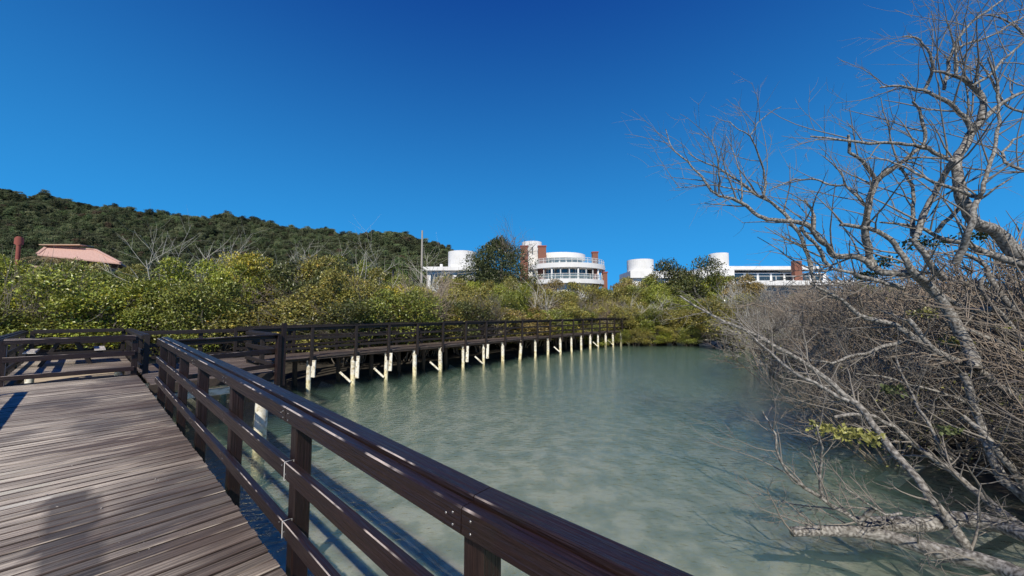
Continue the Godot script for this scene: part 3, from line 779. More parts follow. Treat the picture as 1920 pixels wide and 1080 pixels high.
	# picnic table
	var table := thing("picnic_table", "dark wooden picnic table on the terrace", "table", at(18.2, -0.35, 1.222))
	for k in 4:
		var mb := MB.new()
		var o := P * (-0.33 + k * 0.22) + Vector3(0, 0.74, 0)
		mb.beam(o - W * 0.75, o + W * 0.75, 0.2, 0.04, 0.006)
		part("table_board", mb.mesh(), mats["deck_board"], table)
	for s in [-1, 1]:
		var mb := MB.new()
		mb.beam(P * 0.68 * s + Vector3(0, 0.44, 0) - W * 0.75, P * 0.68 * s + Vector3(0, 0.44, 0) + W * 0.75, 0.24, 0.04, 0.006)
		part("seat", mb.mesh(), mats["deck_board"], table)
		for q in [-1, 1]:
			mb = MB.new()
			mb.beam(P * 0.5 * q + W * 0.5 * s + Vector3(0, 0.0, 0), P * 0.16 * q + W * 0.5 * s + Vector3(0, 0.715, 0), 0.05, 0.09, 0.005)
			part("leg", mb.mesh(), mats["rail_far"], table)
		mb = MB.new()
		mb.beam(P * -0.75 + W * 0.56 * s + Vector3(0, 0.37, 0), P * 0.75 + W * 0.56 * s + Vector3(0, 0.37, 0), 0.05, 0.09, 0.005)
		part("cross_bar", mb.mesh(), mats["rail_far"], table)
	# landing between the near deck and the far footbridge
	var landing := thing("landing_deck", "plank landing joining the near deck to the far footbridge", "deck")
	boards(landing, 11.6, 16.3, func(w): return [1.02 if w < 13.7 or w > 14.0 else 1.12, 3.45 if w < 14.35 else 5.3], false)
	stringer(landing, at(11.53, 0.98, 1.12), at(11.53, 3.45, 1.12), 0.06, 0.19, "edge_board")
	stringer(landing, at(11.57, 3.49, 1.12), at(14.3, 3.49, 1.12), 0.06, 0.19, "edge_board")
	for u in [1.3, 3.2]:
		stringer(landing, at(11.62, u, 1.07), at(16.2, u, 1.07), 0.12, 0.2)
		for w in [11.9, 15.9]:
			var p := at(w, u, 0)
			pile(landing, p.x, p.z, 0.968, 0.11)
	var cap := MB.new()
	cap.beam(at(11.75, 0.7, 0.86), at(11.75, 3.6, 0.86), 0.2, 0.17, 0.02)
	part("cap_beam", cap.mesh(), mats["pile_sleeve"], landing)
	var lr := thing("landing_railing", "dark railing on the landing ending in a tall post over the water", "railing", Vector3.ZERO, "boardwalk railings")
	railing(lr, [at(10.75, 1.12, 1.21), at(11.45, 3.42, 1.22)], (at(11.45, 3.42, 0) - at(10.75, 1.12, 0)).cross(Vector3.UP).normalized(), true, 0.35)
	railing(lr, [at(11.62, 3.42, 1.22), at(13.0, 3.42, 1.22), at(14.35, 3.42, 1.22)], P, false, 0.35)
	post_beam("corner_post", at(11.44, 3.58, 0.85), 2.52, 0.11, lr, true, P)
	# broken pile standing by itself between the two walkways
	var old := thing("broken_pile", "leaning cream pile with a log stub between the near rails", "pile", Vector3.ZERO)
	pile(old, -5.25, -7.95, 1.1, 0.12, Vector3(0.03, 0, 0), "sleeve")
	var mb2 := MB.new()
	mb2.tube([Vector3(-5.65, 1.22, -8.15), Vector3(-5.3, 1.21, -7.95), Vector3(-5.1, 1.2, -7.8)], [0.1, 0.11, 0.105], 10)
	part("log_stub", mb2.mesh(), mats["bark_pale"], old)

func build_far_footbridge() -> void:
	var bridge := thing("far_footbridge", "long curved timber footbridge on cream piles crossing the lagoon", "footbridge")
	var deck := 1.27
	var front := []
	var out := []
	front.append(at(14.4, 3.55, 0))
	for p in PILES: front.append(Vector3(p[0], 0, p[1]))
	for k in front.size():
		var d: Vector3 = front[mini(k + 1, front.size() - 1)] - front[maxi(k - 1, 0)]
		out.append(d.cross(Vector3.UP).normalized())   # towards the open water
	if out[3].dot(Vector3(1, 0, 1)) < 0:
		for k in out.size(): out[k] = -out[k]
	var wide := 1.75
	for k in range(front.size()):
		var yk: float = lerpf(1.22, deck, minf(k / 4.0, 1.0))
		front[k] = front[k] + Vector3(0, yk, 0)
	for k in front.size():
		var p: Vector3 = front[k]
		var o: Vector3 = out[k]
		var back: Vector3 = p - o * wide
		post_beam("post", p + o * 0.02 - Vector3(0, 0.32 if k % 3 else 0.42, 0), p.y + RAIL + 0.029, 0.1, bridge, false, o)
		post_beam("post", back - o * 0.02 - Vector3(0, 0.2, 0), p.y + RAIL + 0.029, 0.1, bridge, false, o)
		if k > 0:
			# pile with stains, and the odd brace
			var lean := Vector3(rng.randf_range(-0.02, 0.02), 0, rng.randf_range(-0.02, 0.02))
			if k == 9: lean = Vector3(0.09, 0, 0)
			pile(bridge, p.x - o.x * 0.16, p.z - o.z * 0.16, p.y - 0.09, rng.randf_range(0.072, 0.095), lean)
			pile(bridge, back.x + o.x * 0.25, back.z + o.z * 0.25, p.y - 0.25, 0.09, lean, "rear_pile", "under_timber")  # shade under the deck put into the rear piles' dark colour
			if k in [1, 2, 3, 6, 7]:
				var mb := MB.new()
				mb.beam(p + o * -0.02 + Vector3(0.1, -1.0 + rng.randf() * 0.3, 0.02), p - o * 0.02 + Vector3(0.12, -0.13, 0.02), 0.06, 0.14, 0.01)
				part("splice_board", mb.mesh(), mats["pile_sleeve"], bridge)
			if k in [2, 3, 5, 7, 12, 16, 18, 20]:
				var mb := MB.new()
				var d: Vector3 = (front[k] - front[k - 1]).normalized()
				mb.beam(Vector3(p.x, 0.12, p.z) - o * 0.1 - d * 0.12, Vector3(p.x, 0.5, p.z) - o * 0.4 - d * 0.42, 0.05, 0.075, 0.006)
				part("brace", mb.mesh(), mats["pile_sleeve"], bridge)
			stringer(bridge, p + Vector3(0, -0.2, 0) + o * 0.05, back + Vector3(0, -0.2, 0), 0.1, 0.14, "cross_beam")
		if k + 1 < front.size():
			var q: Vector3 = front[k + 1]
			var o2: Vector3 = out[k + 1]
			var d2 := (q - p).normalized() * 0.003
			for side in 2:
				var a: Vector3 = p if side == 0 else p - o * wide
				var b: Vector3 = q if side == 0 else q - o2 * wide
				for r in [["cap_rail", RAIL + 0.0525, 0.12, 0.045], ["top_rail", RAIL - 0.025, 0.04, 0.1], ["middle_rail", 0.66, 0.04, 0.09], ["lower_rail", 0.32, 0.04, 0.09]]:
					rail_beam(r[0], a + Vector3(0, r[1], 0) + d2 + (Vector3.ZERO if r[0] == "cap_rail" else -o * 0.055 * (1 if side == 0 else -1)), b + Vector3(0, r[1], 0) - d2 + (Vector3.ZERO if r[0] == "cap_rail" else -o2 * 0.055 * (1 if side == 0 else -1)), r[2], r[3], bridge, false)
				stringer(bridge, a + Vector3(0, -0.085, 0) - o * 0.1 * (1 if side == 0 else -1) + d2, b + Vector3(0, -0.085, 0) - o2 * 0.1 * (1 if side == 0 else -1) - d2, 0.07, 0.085)
			var n := maxi(1, int(p.distance_to(q) / 0.148))
			for g in n:
				var t := (g + 0.5) / n
				var c := p.lerp(q, t)
				var oo: Vector3 = o.lerp(o2, t).normalized()
				var mb := MB.new()
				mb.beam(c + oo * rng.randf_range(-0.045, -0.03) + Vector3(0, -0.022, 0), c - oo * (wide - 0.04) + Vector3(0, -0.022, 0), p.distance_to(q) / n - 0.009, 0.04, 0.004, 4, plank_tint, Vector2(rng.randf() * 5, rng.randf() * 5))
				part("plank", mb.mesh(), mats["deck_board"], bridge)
	# rear railing of the landing, in line with the far side of the bridge
	var rr := thing("rear_railing", "dark low railing along the back of the landing before the mangroves", "railing", Vector3.ZERO, "boardwalk railings")
	railing(rr, [at(16.3, 1.15, 1.22), at(16.3, 2.6, 1.22), at(16.3, 4.2, 1.22), at(16.2, 5.3, 1.22)], W, false)

func slab_box(node: Node3D, called: String, lo: Vector3, hi: Vector3, m: String) -> void:
	var mb := MB.new()
	mb.box(lo, hi)
	part(called, mb.mesh(), mats[m], node)

func build_houses() -> void:
	# clay-roofed house on the left
	var h := thing("clay_roof_house", "house with pink clay hip roof rising above the mangroves", "house", Vector3(-62.5, 2, -54))
	slab_box(h, "wall", Vector3(-4.6, -1, -2.2), Vector3(4.6, 7.4, 2.2), "wall_warm")
	var mb := MB.new()
	var e := [Vector3(-2.9, 8.9, 3), Vector3(8.7, 7.65, 3), Vector3(4.0, 7.65, -3), Vector3(-8.2, 8.9, -3)]
	var r0 := Vector3(-5.4, 10.5, 0)
	var r1 := Vector3(1.7, 10.0, 0)
	mb.quad(e[0], e[1], r1, r0)
	mb.quad(e[2], e[3], r0, r1)
	mb.quad(e[1], e[2], r1, r1)
	mb.quad(e[3], e[0], r0, r0)
	mb.quad(e[0] - Vector3(0, 0.18, 0), e[1] - Vector3(0, 0.18, 0), e[2] - Vector3(0, 0.18, 0), e[3] - Vector3(0, 0.18, 0))
	for k in 4: mb.quad(e[k], e[(k + 1) % 4], e[(k + 1) % 4] - Vector3(0, 0.18, 0), e[k] - Vector3(0, 0.18, 0))
	var roof := part("roof", mb.mesh(), mats["roof_clay"], h)
	for q in [[e[0], r0], [e[1], r1], [r0, r1]]:
		var t := MB.new()
		t.beam(q[0] + Vector3(0, 0.06, 0), q[1] + Vector3(0, 0.06, 0), 0.34, 0.16, 0.05)
		part("ridge_cap", t.mesh(), mats["roof_clay"], roof)
	slab_box(h, "clerestory_roof", Vector3(-5.5, 10.56, -0.9), Vector3(0.4, 10.68, 0.9), "wall_warm")
	for k in 3: slab_box(h, "window", Vector3(-4.0 + k * 2.9, 4.0, 2.2), Vector3(-2.2 + k * 2.9, 6.0, 2.26), "window_glass")
	var ch := thing("round_chimney", "round red clay chimney with a wider cap at the far left", "chimney", Vector3(-69.4, 2, -52))
	mb = MB.new()
	mb.tube([Vector3(0, 0, 0), Vector3(0, 10.3, 0)], [0.22, 0.22], 14)
	part("flue", mb.mesh(), mats["clay_dark"], ch)
	mb = MB.new()
	mb.tube([Vector3(0, 10.3, 0), Vector3(0, 10.5, 0), Vector3(0, 11.3, 0), Vector3(0, 11.55, 0)], [0.22, 0.44, 0.42, 0.24], 14)
	part("cap", mb.mesh(), mats["clay_dark"], ch)
	var low := thing("low_tiled_shelter", "small pale tiled roof half hidden in palms at far left", "shelter", Vector3(-50.5, 0.5, -40))
	slab_box(low, "wall", Vector3(-1.5, 0, -1.3), Vector3(1.5, 4.4, 1.3), "wall_warm")
	mb = MB.new()
	mb.quad(Vector3(-1.9, 4.4, 1.7), Vector3(1.9, 4.4, 1.7), Vector3(1.5, 5.2, 0), Vector3(-1.5, 5.2, 0))
	mb.quad(Vector3(-1.9, 4.4, -1.7), Vector3(1.9, 4.4, -1.7), Vector3(1.5, 5.2, 0), Vector3(-1.5, 5.2, 0))
	part("roof", mb.mesh(), mats["roof_clay"], low)
	# white house with the drum, left of the dark tree
	var a := thing("white_drum_house", "white flat-roofed house with wide round drum left of the dark tree", "house", Vector3(-12, 2, -77))
	slab_box(a, "wall", Vector3(-5.2, 0, -4), Vector3(5, 9.3, 2.0), "white_render")
	slab_box(a, "roof_slab", Vector3(-6.0, 9.3, -4.6), Vector3(5.4, 10.05, 2.9), "white_render")
	mb = MB.new()
	mb.drum(Vector3(1.6, 0, -0.2), 2.85, 10.05, 13.4, 0, TAU, 40)
	part("roof_drum", mb.mesh(), mats["white_render"], a)
	slab_box(a, "vent", Vector3(-2.6, 10.05, 1.4), Vector3(-2.1, 10.7, 1.9), "white_render")
	for k in 3: slab_box(a, "window", Vector3(-4.4 + k * 2.6, 6.4, 2.0), Vector3(-2.6 + k * 2.6, 8.6, 2.05), "window_glass")
	# white house with the curved balconies
	var b := thing("curved_balcony_house", "white house with curved glazed balconies and red brick chimneys", "house", Vector3(10.6, 2, -80))
	var c := Vector3(0.6, 0, 0)
	var a0 := 0.05
	var a1 := PI - 0.05
	for fl in [[-1.0, 6.6, 7.3], [6.6, 7.45, 8.6], [9.65, 10.6, 8.6]]:
		mb = MB.new()
		mb.drum(c, fl[2], fl[0], fl[1], 0, TAU, 72)
		part("floor_slab" if fl[0] > 0 else "base_wall", mb.mesh(), mats["white_render"], b)
	mb = MB.new()
	mb.drum(c, 6.6, 7.45, 9.65, 0, TAU, 72, false)
	part("core_wall", mb.mesh(), mats["white_render"], b)
	for k in 14:
		var g0 := lerpf(0.1, PI - 0.1, k / 14.0) + 0.012
		var g1 := lerpf(0.1, PI - 0.1, (k + 1) / 14.0) - 0.012
		mb = MB.new()
		mb.drum(c, 6.68, 7.6, 9.5, g0, g1, 3, false)
		part("window", mb.mesh(), mats["window_glass"], b)
		mb = MB.new()
		var d := Vector3(cos(g0), 0, sin(g0))
		mb.beam(c + d * 8.2 + Vector3(0, 7.45, 0), c + d * 8.2 + Vector3(0, 9.65, 0), 0.14 if k % 3 else 0.3, 0.14 if k % 3 else 0.3, 0.01)
		part("column", mb.mesh(), mats["frame_white"], b)
	# rails of both balconies
	for lv in [7.45, 10.6]:
		for hgt in [1.0, 0.55]:
			mb = MB.new()
			var ps := []
			var rs := []
			for k in 37:
				var ang := lerpf(a0, a1 * (0.8 if lv > 9 else 1.0), k / 36.0)
				ps.append(c + Vector3(cos(ang) * 8.4, lv + hgt, sin(ang) * 8.4))
				rs.append(0.045)
			mb.tube(ps, rs, 5)
			part("handrail", mb.mesh(), mats["frame_white"], b)
		for k in 19:
			var ang := lerpf(a0, a1 * (0.8 if lv > 9 else 1.0), k / 18.0)
			var d := Vector3(cos(ang), 0, sin(ang))
			mb = MB.new()
			mb.beam(c + d * 8.4 + Vector3(0, lv, 0), c + d * 8.4 + Vector3(0, lv + 0.98, 0), 0.06, 0.06, 0.005)
			part("baluster", mb.mesh(), mats["frame_white"], b)
		mb = MB.new()
		mb.drum(c, 8.36, lv + 0.1, lv + 0.9, a0, a1 * (0.8 if lv > 9 else 1.0), 48, false)
		part("balustrade_glass", mb.mesh(), mats["balcony_glass"], b)
	# upper storey
	var c2 := Vector3(-0.2, 0, -1.5)
	mb = MB.new()
	mb.drum(c2, 4.9, 10.6, 12.2, 0, TAU, 60)
	part("upper_wall", mb.mesh(), mats["white_render"], b)
	for k in 9:
		mb = MB.new()
		mb.drum(c2, 4.95, 10.75, 11.95, lerpf(0.2, 2.9, k / 9.0) + 0.02, lerpf(0.2, 2.9, (k + 1) / 9.0) - 0.02, 3, false)
		part("upper_window", mb.mesh(), mats["window_glass"], b)
	mb = MB.new()
	mb.drum(c2, 5.6, 12.2, 13.3, 0, TAU, 60)
	part("roof_slab", mb.mesh(), mats["white_render"], b)
	mb = MB.new()
	mb.drum(Vector3(-6.4, 0, 1.6), 2.1, 0, 15.7, 0, TAU, 36)
	part("stair_tower", mb.mesh(), mats["white_render"], b)
	slab_box(b, "slit_window", Vector3(-6.5, 12.9, 3.66), Vector3(-6.3, 14.4, 3.74), "window_glass")
	for q in [[-8.9, 4.2, 14.2, 1.5], [-5.3, 4.2, 14.2, 1.6], [5.6, 4.6, 12.9, 1.1], [8.0, 3.0, 9.0, 0.9]]:
		mb = MB.new()
		mb.box(Vector3(q[0], 0, q[1]), Vector3(q[0] + q[3], q[2], q[1] + 1.0))
		var chim := part("chimney", mb.mesh(), mats["brick_red"], b)
		mb = MB.new()
		mb.box(Vector3(q[0] - 0.1, q[2] + 0.002, q[1] - 0.1), Vector3(q[0] + q[3] + 0.1, q[2] + 0.25, q[1] + 1.1))
		part("chimney_cap", mb.mesh(), mats["clay_dark"], chim)
	# long white house further right
	var f := thing("round_tower_house", "low white house with a wide round roof tower, middle right", "house", Vector3(36, 2, -84))
	slab_box(f, "wall", Vector3(-9.8, 0, -4), Vector3(8, 8.4, 3), "white_render")
	slab_box(f, "roof_slab", Vector3(-10.4, 8.4, -4.6), Vector3(9.2, 9.9, 3.7), "white_render")
	mb = MB.new()
	mb.drum(Vector3(-7.2, 0, 0.6), 2.85, 9.9, 12.6, 0, TAU, 40)
	part("roof_drum", mb.mesh(), mats["white_render"], f)
	for k in 5: slab_box(f, "window", Vector3(-8 + k * 3.0, 5.4, 3.0), Vector3(-5.9 + k * 3.0, 7.7, 3.05), "window_glass")
	var d3 := thing("terrace_house", "long white house with small round tower and one brick chimney behind bare branches", "house", Vector3(57, 2, -84))
	slab_box(d3, "wall", Vector3(-9.2, 0, -4), Vector3(12, 9.6, 2.4), "white_render")
	slab_box(d3, "gable_wall", Vector3(-14.2, 0, -1), Vector3(-9.21, 10.2, 4.2), "white_render")
	slab_box(d3, "gable_window", Vector3(-13.0, 8.2, 4.2), Vector3(-12.5, 9.2, 4.26), "window_glass")
	slab_box(d3, "gable_window", Vector3(-12.6, 4.2, 4.2), Vector3(-11.6, 5.4, 4.26), "window_glass")
	slab_box(d3, "roof_slab", Vector3(-14.6, 10.21, -4.6), Vector3(9.5, 10.95, 3.6), "white_render")
	slab_box(d3, "balcony_slab", Vector3(-9.2, 6.6, 2.41), Vector3(14.5, 7.6, 6.2), "white_render")
	mb = MB.new()
	mb.drum(Vector3(-10.8, 0, 1.2), 1.95, 10.95, 14.0, 0, TAU, 36)
	part("roof_tower", mb.mesh(), mats["white_render"], d3)
	for k in 7:
		slab_box(d3, "window", Vector3(-8.6 + k * 2.9, 7.7, 2.4), Vector3(-6.2 + k * 2.9, 9.4, 2.46), "window_glass")
		slab_box(d3, "window", Vector3(-8.6 + k * 2.9, 4.0, 2.4), Vector3(-6.2 + k * 2.9, 6.3, 2.46), "window_glass")
		slab_box(d3, "rail_post", Vector3(-8.9 + k * 3.6, 7.6, 6.0), Vector3(-8.8 + k * 3.6, 8.5, 6.1), "frame_white")
	slab_box(d3, "handrail", Vector3(-9.0, 8.5, 5.99), Vector3(14.4, 8.58, 6.11), "frame_white")
	mb = MB.new()
	mb.box(Vector3(3.4, 6.8, 3.7), Vector3(5.0, 12.0, 4.7))
	part("chimney", mb.mesh(), mats["brick_red"], d3)
	# lamp pole
	var lamp := thing("utility_pole", "tall slim concrete pole standing among the mangroves", "pole", Vector3(-14.6, 1.2, -60))
	mb = MB.new()
	mb.tube([Vector3(0, 0, 0), Vector3(0, 15.0, 0)], [0.24, 0.13], 10)
	part("pole", mb.mesh(), mats["concrete"], lamp)

func build_greenery() -> void:
	var crowns := []
	for k in 5: crowns.append(foliage(100 + k, 20 + k * 2, 14000, Vector3(0.4, 0.23, 0.4), 0.026, 0.05))
	var stem := [stems(200, 9, 2, 5, 0.009, 0.35), stems(201, 7, 2, 6, 0.01, 0.25)]
	var bare := [stems(210, 18, 2, 6, 0.0085, 0.75), stems(211, 14, 2, 7, 0.009, 0.6), stems(212, 20, 2, 6, 0.008, 0.95)]
	rng.seed = 900
	var kinds := ["leaf_green", "leaf_olive", "leaf_yellow", "leaf_dark", "leaf_bright", "leaf_brown"]
	var words := {"leaf_green": "green", "leaf_olive": "olive green", "leaf_yellow": "yellow", "leaf_dark": "dark green", "leaf_bright": "bright green", "leaf_brown": "brownish"}
	var shrub := func(x: float, z: float, high: float, wide: float, kind: String, where: String, group: String) -> void:
		var y := maxf(shore_height(x, z), -0.2)
		var o := thing("mangrove_shrub", "%s mangrove shrub, %s" % [words[kind], where], "shrub", Vector3(x, y, z), group)
		o.rotation.y = rng.randf() * TAU
		o.scale = Vector3(wide, high, wide)
		part("crown", crowns[rng.randi() % 5], mats[kind], o)
		part("stems", stem[rng.randi() % 2], mats["stem_grey"], o).scale = Vector3(0.8, 0.72, 0.8)
	# rows behind the far footbridge, along its curve
	var line := []
	for p in [[-26, -9], [-21, -13], [-16.5, -15.6], [-13, -16.6], [-10, -16.9]]: line.append(Vector3(p[0], 0, p[1]))
	for k in range(SHORE.size()):
		if k >= 6 and k <= 17: line.append(Vector3(SHORE[k][0], 0, SHORE[k][1]))
	var curve := Curve3D.new()
	for p in line: curve.add_point(p)
	var long := curve.get_baked_length()
	var rank := {}
	for row in 5:
		var s := 0.0 if row < 4 else long * 0.77
		while s < long:
			var p := curve.sample_baked(s)
			var q := curve.sample_baked(minf(s + 0.5, long))
			var d := (q - p).normalized()
			var back := Vector3(d.z, 0, -d.x)
			if back.z > 0: back = -back
			var dist: float = [0.7, 3.0, 6.0, 10.0, -0.1][row] + rng.randf_range(-0.5, 0.6)
			var o := p + back * dist
			var t := s / long
			var rise: float = lerpf(1.0, 0.92, smoothstep(0.4, 0.65, t))
			if t < 0.2: rise = 0.85
			var high: float = [3.6, 4.5, 5.0, 5.5, 1.9][row] * rise * rng.randf_range(0.82, 1.15)
			var pick := rng.randf()
			var kind := "leaf_olive"
			if t < 0.28: kind = "leaf_yellow" if (row == 0 and pick < 0.42) or pick < 0.12 else ("leaf_bright" if pick < 0.6 else "leaf_green")
			elif t < 0.6: kind = "leaf_green" if pick < 0.35 else ("leaf_olive" if pick < 0.75 else ("leaf_yellow" if pick < 0.83 else "leaf_dark"))
			else: kind = "leaf_olive" if pick < 0.55 else ("leaf_brown" if pick < 0.62 else ("leaf_green" if pick < 0.85 else "leaf_bright"))
			var zone := "behind the terrace" if t < 0.28 else ("behind the far footbridge" if t < 0.78 else "past the footbridge's far end")
			var key := zone + str(row)
			rank[key] = rank.get(key, 0) + 1
			var where := "%s from left in the %s row %s" % [nth(rank[key]), ["front", "second", "third", "back", "waterline"][row], zone]
			shrub.call(o.x, o.z, high, rng.randf_range(3.6, 5.0) * (1.0 if row < 4 else 0.7), kind, where, "mangrove shrubs along the lagoon shore")
			s += [1.9, 2.4, 2.9, 3.4, 1.5][row] * rng.randf_range(0.85, 1.15)
	# taller trees between the shore and the houses
	var spots := []
	for k in 46:
		var z := rng.randf_range(-26, -58)
		var x := rng.randf_range(-1.4, 0.75) * -z * 1.0
		if x > -z * 0.25 and z < -50: continue
		if x > -4.0 and x < 12.0 and z > -35: continue
		var px := x / -z
		spots.append([px, x, z, 2.8 + (0.095 if px < -0.9 else (0.125 if px < -0.3 else (0.1 if px < -0.05 else 0.055))) * -z])
	for k in 7: spots.append([0, 1.0 + k * 2.4, -40.0 - rng.randf() * 4.0, rng.randf_range(6.1, 6.9)])
	for k in 7: spots.append([0, 15.0 + k * 2.1, -43.0 - rng.randf() * 4.0, rng.randf_range(7.0, 8.6)])
	for k in 8: spots.append([0, 27.0 + k * 3.4, -44.0 - rng.randf() * 4.0, rng.randf_range(4.6, 5.8)])
	spots.append([0, 20.4, -43.0, 9.4])
	spots.append([0, 22.3, -44.5, 8.6])
	spots.append([0, 26.8, -44.0, 7.4])
	for k in 6: spots.append([0, -62.0 + k * 2.4, -46.5 - rng.randf() * 2.0, 10.2 - 0.22 * k])
	for q in spots: q[0] = q[1] / -q[2]
	spots.sort()
	for k in spots.size():
		var x: float = spots[k][1]
		var z: float = spots[k][2]
		var top: float = spots[k][3]
		var y := shore_height(x, z)
		var kind: String = kinds[[0, 1, 3, 1, 0, 4, 5, 3][rng.randi() % 8]]
		var o := thing("mangrove_tree", "%s bushy tree between shore and houses, %s from the left" % [words[kind], nth(k + 1)], "tree", Vector3(x, y, z), "bushy trees behind the shore")
		o.rotation.y = rng.randf() * TAU
		var s := (top - y) * rng.randf_range(0.85, 1.08)
		o.scale = Vector3(s * 0.95, s, s * 0.95)
		part("crown", crowns[rng.randi() % 5], mats[kind], o)
		part("trunk", stem[rng.randi() % 2], mats["stem_grey"], o).scale = Vector3(0.8, 0.74, 0.8)
	# the tall dark tree in front of the white houses
	var dt := thing("dark_tall_tree", "tall dense dark tree standing before the white curved house", "tree", Vector3(-1.6, 1.0, -41))
	rng.seed = 77
	var mb := MB.new()
	for k in 26000:
		var t := pow(rng.randf(), 0.9)
		var a := rng.randf() * TAU
		var lob := 1.0 + 0.75 * noise.get_noise_3d(cos(a) * 90.0, t * 420.0, sin(a) * 90.0)
		var r := 4.3 * lob * pow(sin(PI * clampf(0.12 + 0.86 * t, 0, 1)), 0.75) * pow(rng.randf(), 0.4)
		var p := Vector3(cos(a) * r, 0.6 + t * 9.2 + 0.9 * noise.get_noise_2d(cos(a) * 120.0, sin(a) * 120.0), sin(a) * r)
		mb.leaf(p, (rand_dir() + Vector3(cos(a), 0.4, sin(a)) * 0.6).normalized(), (rand_dir() + Vector3.UP).normalized(), rng.randf_range(0.14, 0.26), 0.11, grey(rng.randf_range(0.3, 0.6)))
	part("crown", mb.mesh(), mats["leaf_dark"], dt)
	mb = MB.new()
	grow(mb, Vector3(0, 0, 0), Vector3(0.1, 1, 0), 7.0, 0.2, 3, 6, Vector3(0, 0.3, 0), 6)
	for k in 4: grow(mb, Vector3(0.3 + 0.4 * k, 5.0, 0.6), Vector3(0.25, 1, 0.2), 5.2, 0.06, 2, 6, Vector3(0, 0.4, 0), 5)
	part("trunk", mb.mesh(), mats["stem_grey"], dt)
	for k in 3:
		var sp := thing("cypress_spire", "slim dark cypress spire beside the tall dark tree, number %s from left" % ["one", "two", "three"][k], "tree", Vector3(-3.9 + k * 0.55, 1.0, -42.5 - k * 0.4))
		mb = MB.new()
		for g in 2600:
			var t := rng.randf()
			var a := rng.randf() * TAU
			var r := 0.75 * (1.0 - t) * pow(rng.randf(), 0.4)
			mb.leaf(Vector3(cos(a) * r, 0.5 + t * (7.4 + k * 0.5), sin(a) * r), Vector3(cos(a) * 0.4, 1, sin(a) * 0.4).normalized(), rand_dir(), 0.2, 0.05, grey(rng.randf_range(0.3, 0.55)))
		part("crown", mb.mesh(), mats["leaf_dark"], sp)
		mb = MB.new()
		mb.tube([Vector3.ZERO, Vector3(0, 7.0, 0)], [0.09, 0.02], 6)
		part("trunk", mb.mesh(), mats["stem_grey"], sp)
	# pale leafless trees poking out of the thicket
	for q in [[-22.5, -24.5, 7.6, "pale leafless forked tree above the shrubs at left"], [-23, -27.5, 7.6, "slim pale leafless tree right of the forked one"], [-14.5, -25.5, 7.6, "thin grey leafless tree in the middle of the thicket"], [-6.0, -27.5, 7.2, "whitish leafless tree below the white drum house"], [3.0, -31.5, 6.4, "pale leafless tree before the curved balcony house"], [11.6, -33.6, 4.6, "pale bare sapling at the far end of the footbridge"], [13.0, -34.2, 4.2, "second pale bare sapling past the footbridge's end"], [20.5, -34.5, 5.6, "thin bare tree on the far bank at right"], [-9.8, -26.0, 7.4, "grey bare tree behind the middle of the footbridge"], [-18.0, -23.0, 7.0, "tangled bare tree left of centre in the thicket"]]:
		var o := thing("leafless_tree", q[3], "tree", Vector3(q[0], shore_height(q[0], q[1]), q[1]), "leafless trees in the thicket")
		mb = MB.new()
		for g in 3: grow(mb, Vector3(0, -0.1, 0), Vector3(rng.randf_range(-0.35, 0.35), 1, rng.randf_range(-0.3, 0.3)), q[2] * 0.72, 0.06, 2, 6, Vector3(0, 0.4, 0), 5)
		part("branches", mb.mesh(), mats["stem_white"], o)
	# leafless shrubs among the leafy ones
	for k in 8:
		var p := curve.sample_baked(long * (0.12 + 0.105 * k + rng.randf() * 0.03))
		var o := thing("leafless_shrub", "pale leafless shrub among the leafy mangroves, %s from the left" % nth(k + 1), "shrub", Vector3(p.x + rng.randf_range(-1, 1), 0.3, p.z - rng.randf_range(0.5, 3.5)), "leafless shrubs among the mangroves")
		o.rotation.y = rng.randf() * TAU
		var s2 := rng.randf_range(3.6, 4.8)
		o.scale = Vector3(s2 * 0.7, s2, s2 * 0.7)
		part("branches", bare[k % 3], mats["twig_brown"] if k % 2 else mats["stem_grey"], o)
	# palms
	for q in [[-38.8, -31, 3.2, "leaf_lime", "bright lime fan palm at the far left below the house", 1.5], [-45.0, -36.5, 6.2, "leaf_straw", "straw coloured drooping palm before the clay roof", 2.2], [-39.5, -37, 5.2, "leaf_palm", "green drooping palm under the round chimney", 2.4], [-12.5, -39, 6.0, "leaf_palm", "green palm in the thicket left of the concrete pole", 1.9], [-10.8, -40, 6.2, "leaf_palm", "green palm next to the concrete pole", 1.9], [-16, -39, 5.6, "leaf_yellow", "yellowing palm in the middle of the thicket", 1.7]]:
		var y := shore_height(q[0], q[1])
		var o := thing("palm_tree", q[4], "palm", Vector3(q[0], y, q[1]), "palms in the thicket")
		mb = MB.new()
		mb.tube([Vector3.ZERO, Vector3(0.1, q[2] * 0.5, 0), Vector3(0, q[2], 0)], [0.16, 0.12, 0.12], 8)
		part("trunk", mb.mesh(), mats["stem_grey"], o)
		for k in 16:
			mb = MB.new()
			var a := TAU * k / 16.0 + rng.randf() * 0.3
			var up := rng.randf_range(0.2, 1.3)
			var d := Vector3(cos(a), up, sin(a)).normalized()
			var p := Vector3(0, q[2], 0)
			for g in 14:
				d = (d + Vector3(0, -0.11, 0)).normalized()
				var p2: Vector3 = p + d * q[5] / 14.0
				var side := d.cross(Vector3.UP).normalized()
				for e in [-1, 1]: mb.leaf(p2, (side * e + d * 0.7 + Vector3(0, -0.35, 0)).normalized(), Vector3.UP, 0.55 * (1.0 - 0.5 * g / 14.0), 0.07, grey(rng.randf_range(0.35, 0.6)))
				mb.leaf(p, d, Vector3.UP, q[5] / 13.0, 0.05, grey(0.4))
				p = p2
			part("frond", mb.mesh(), mats[q[3]], o)
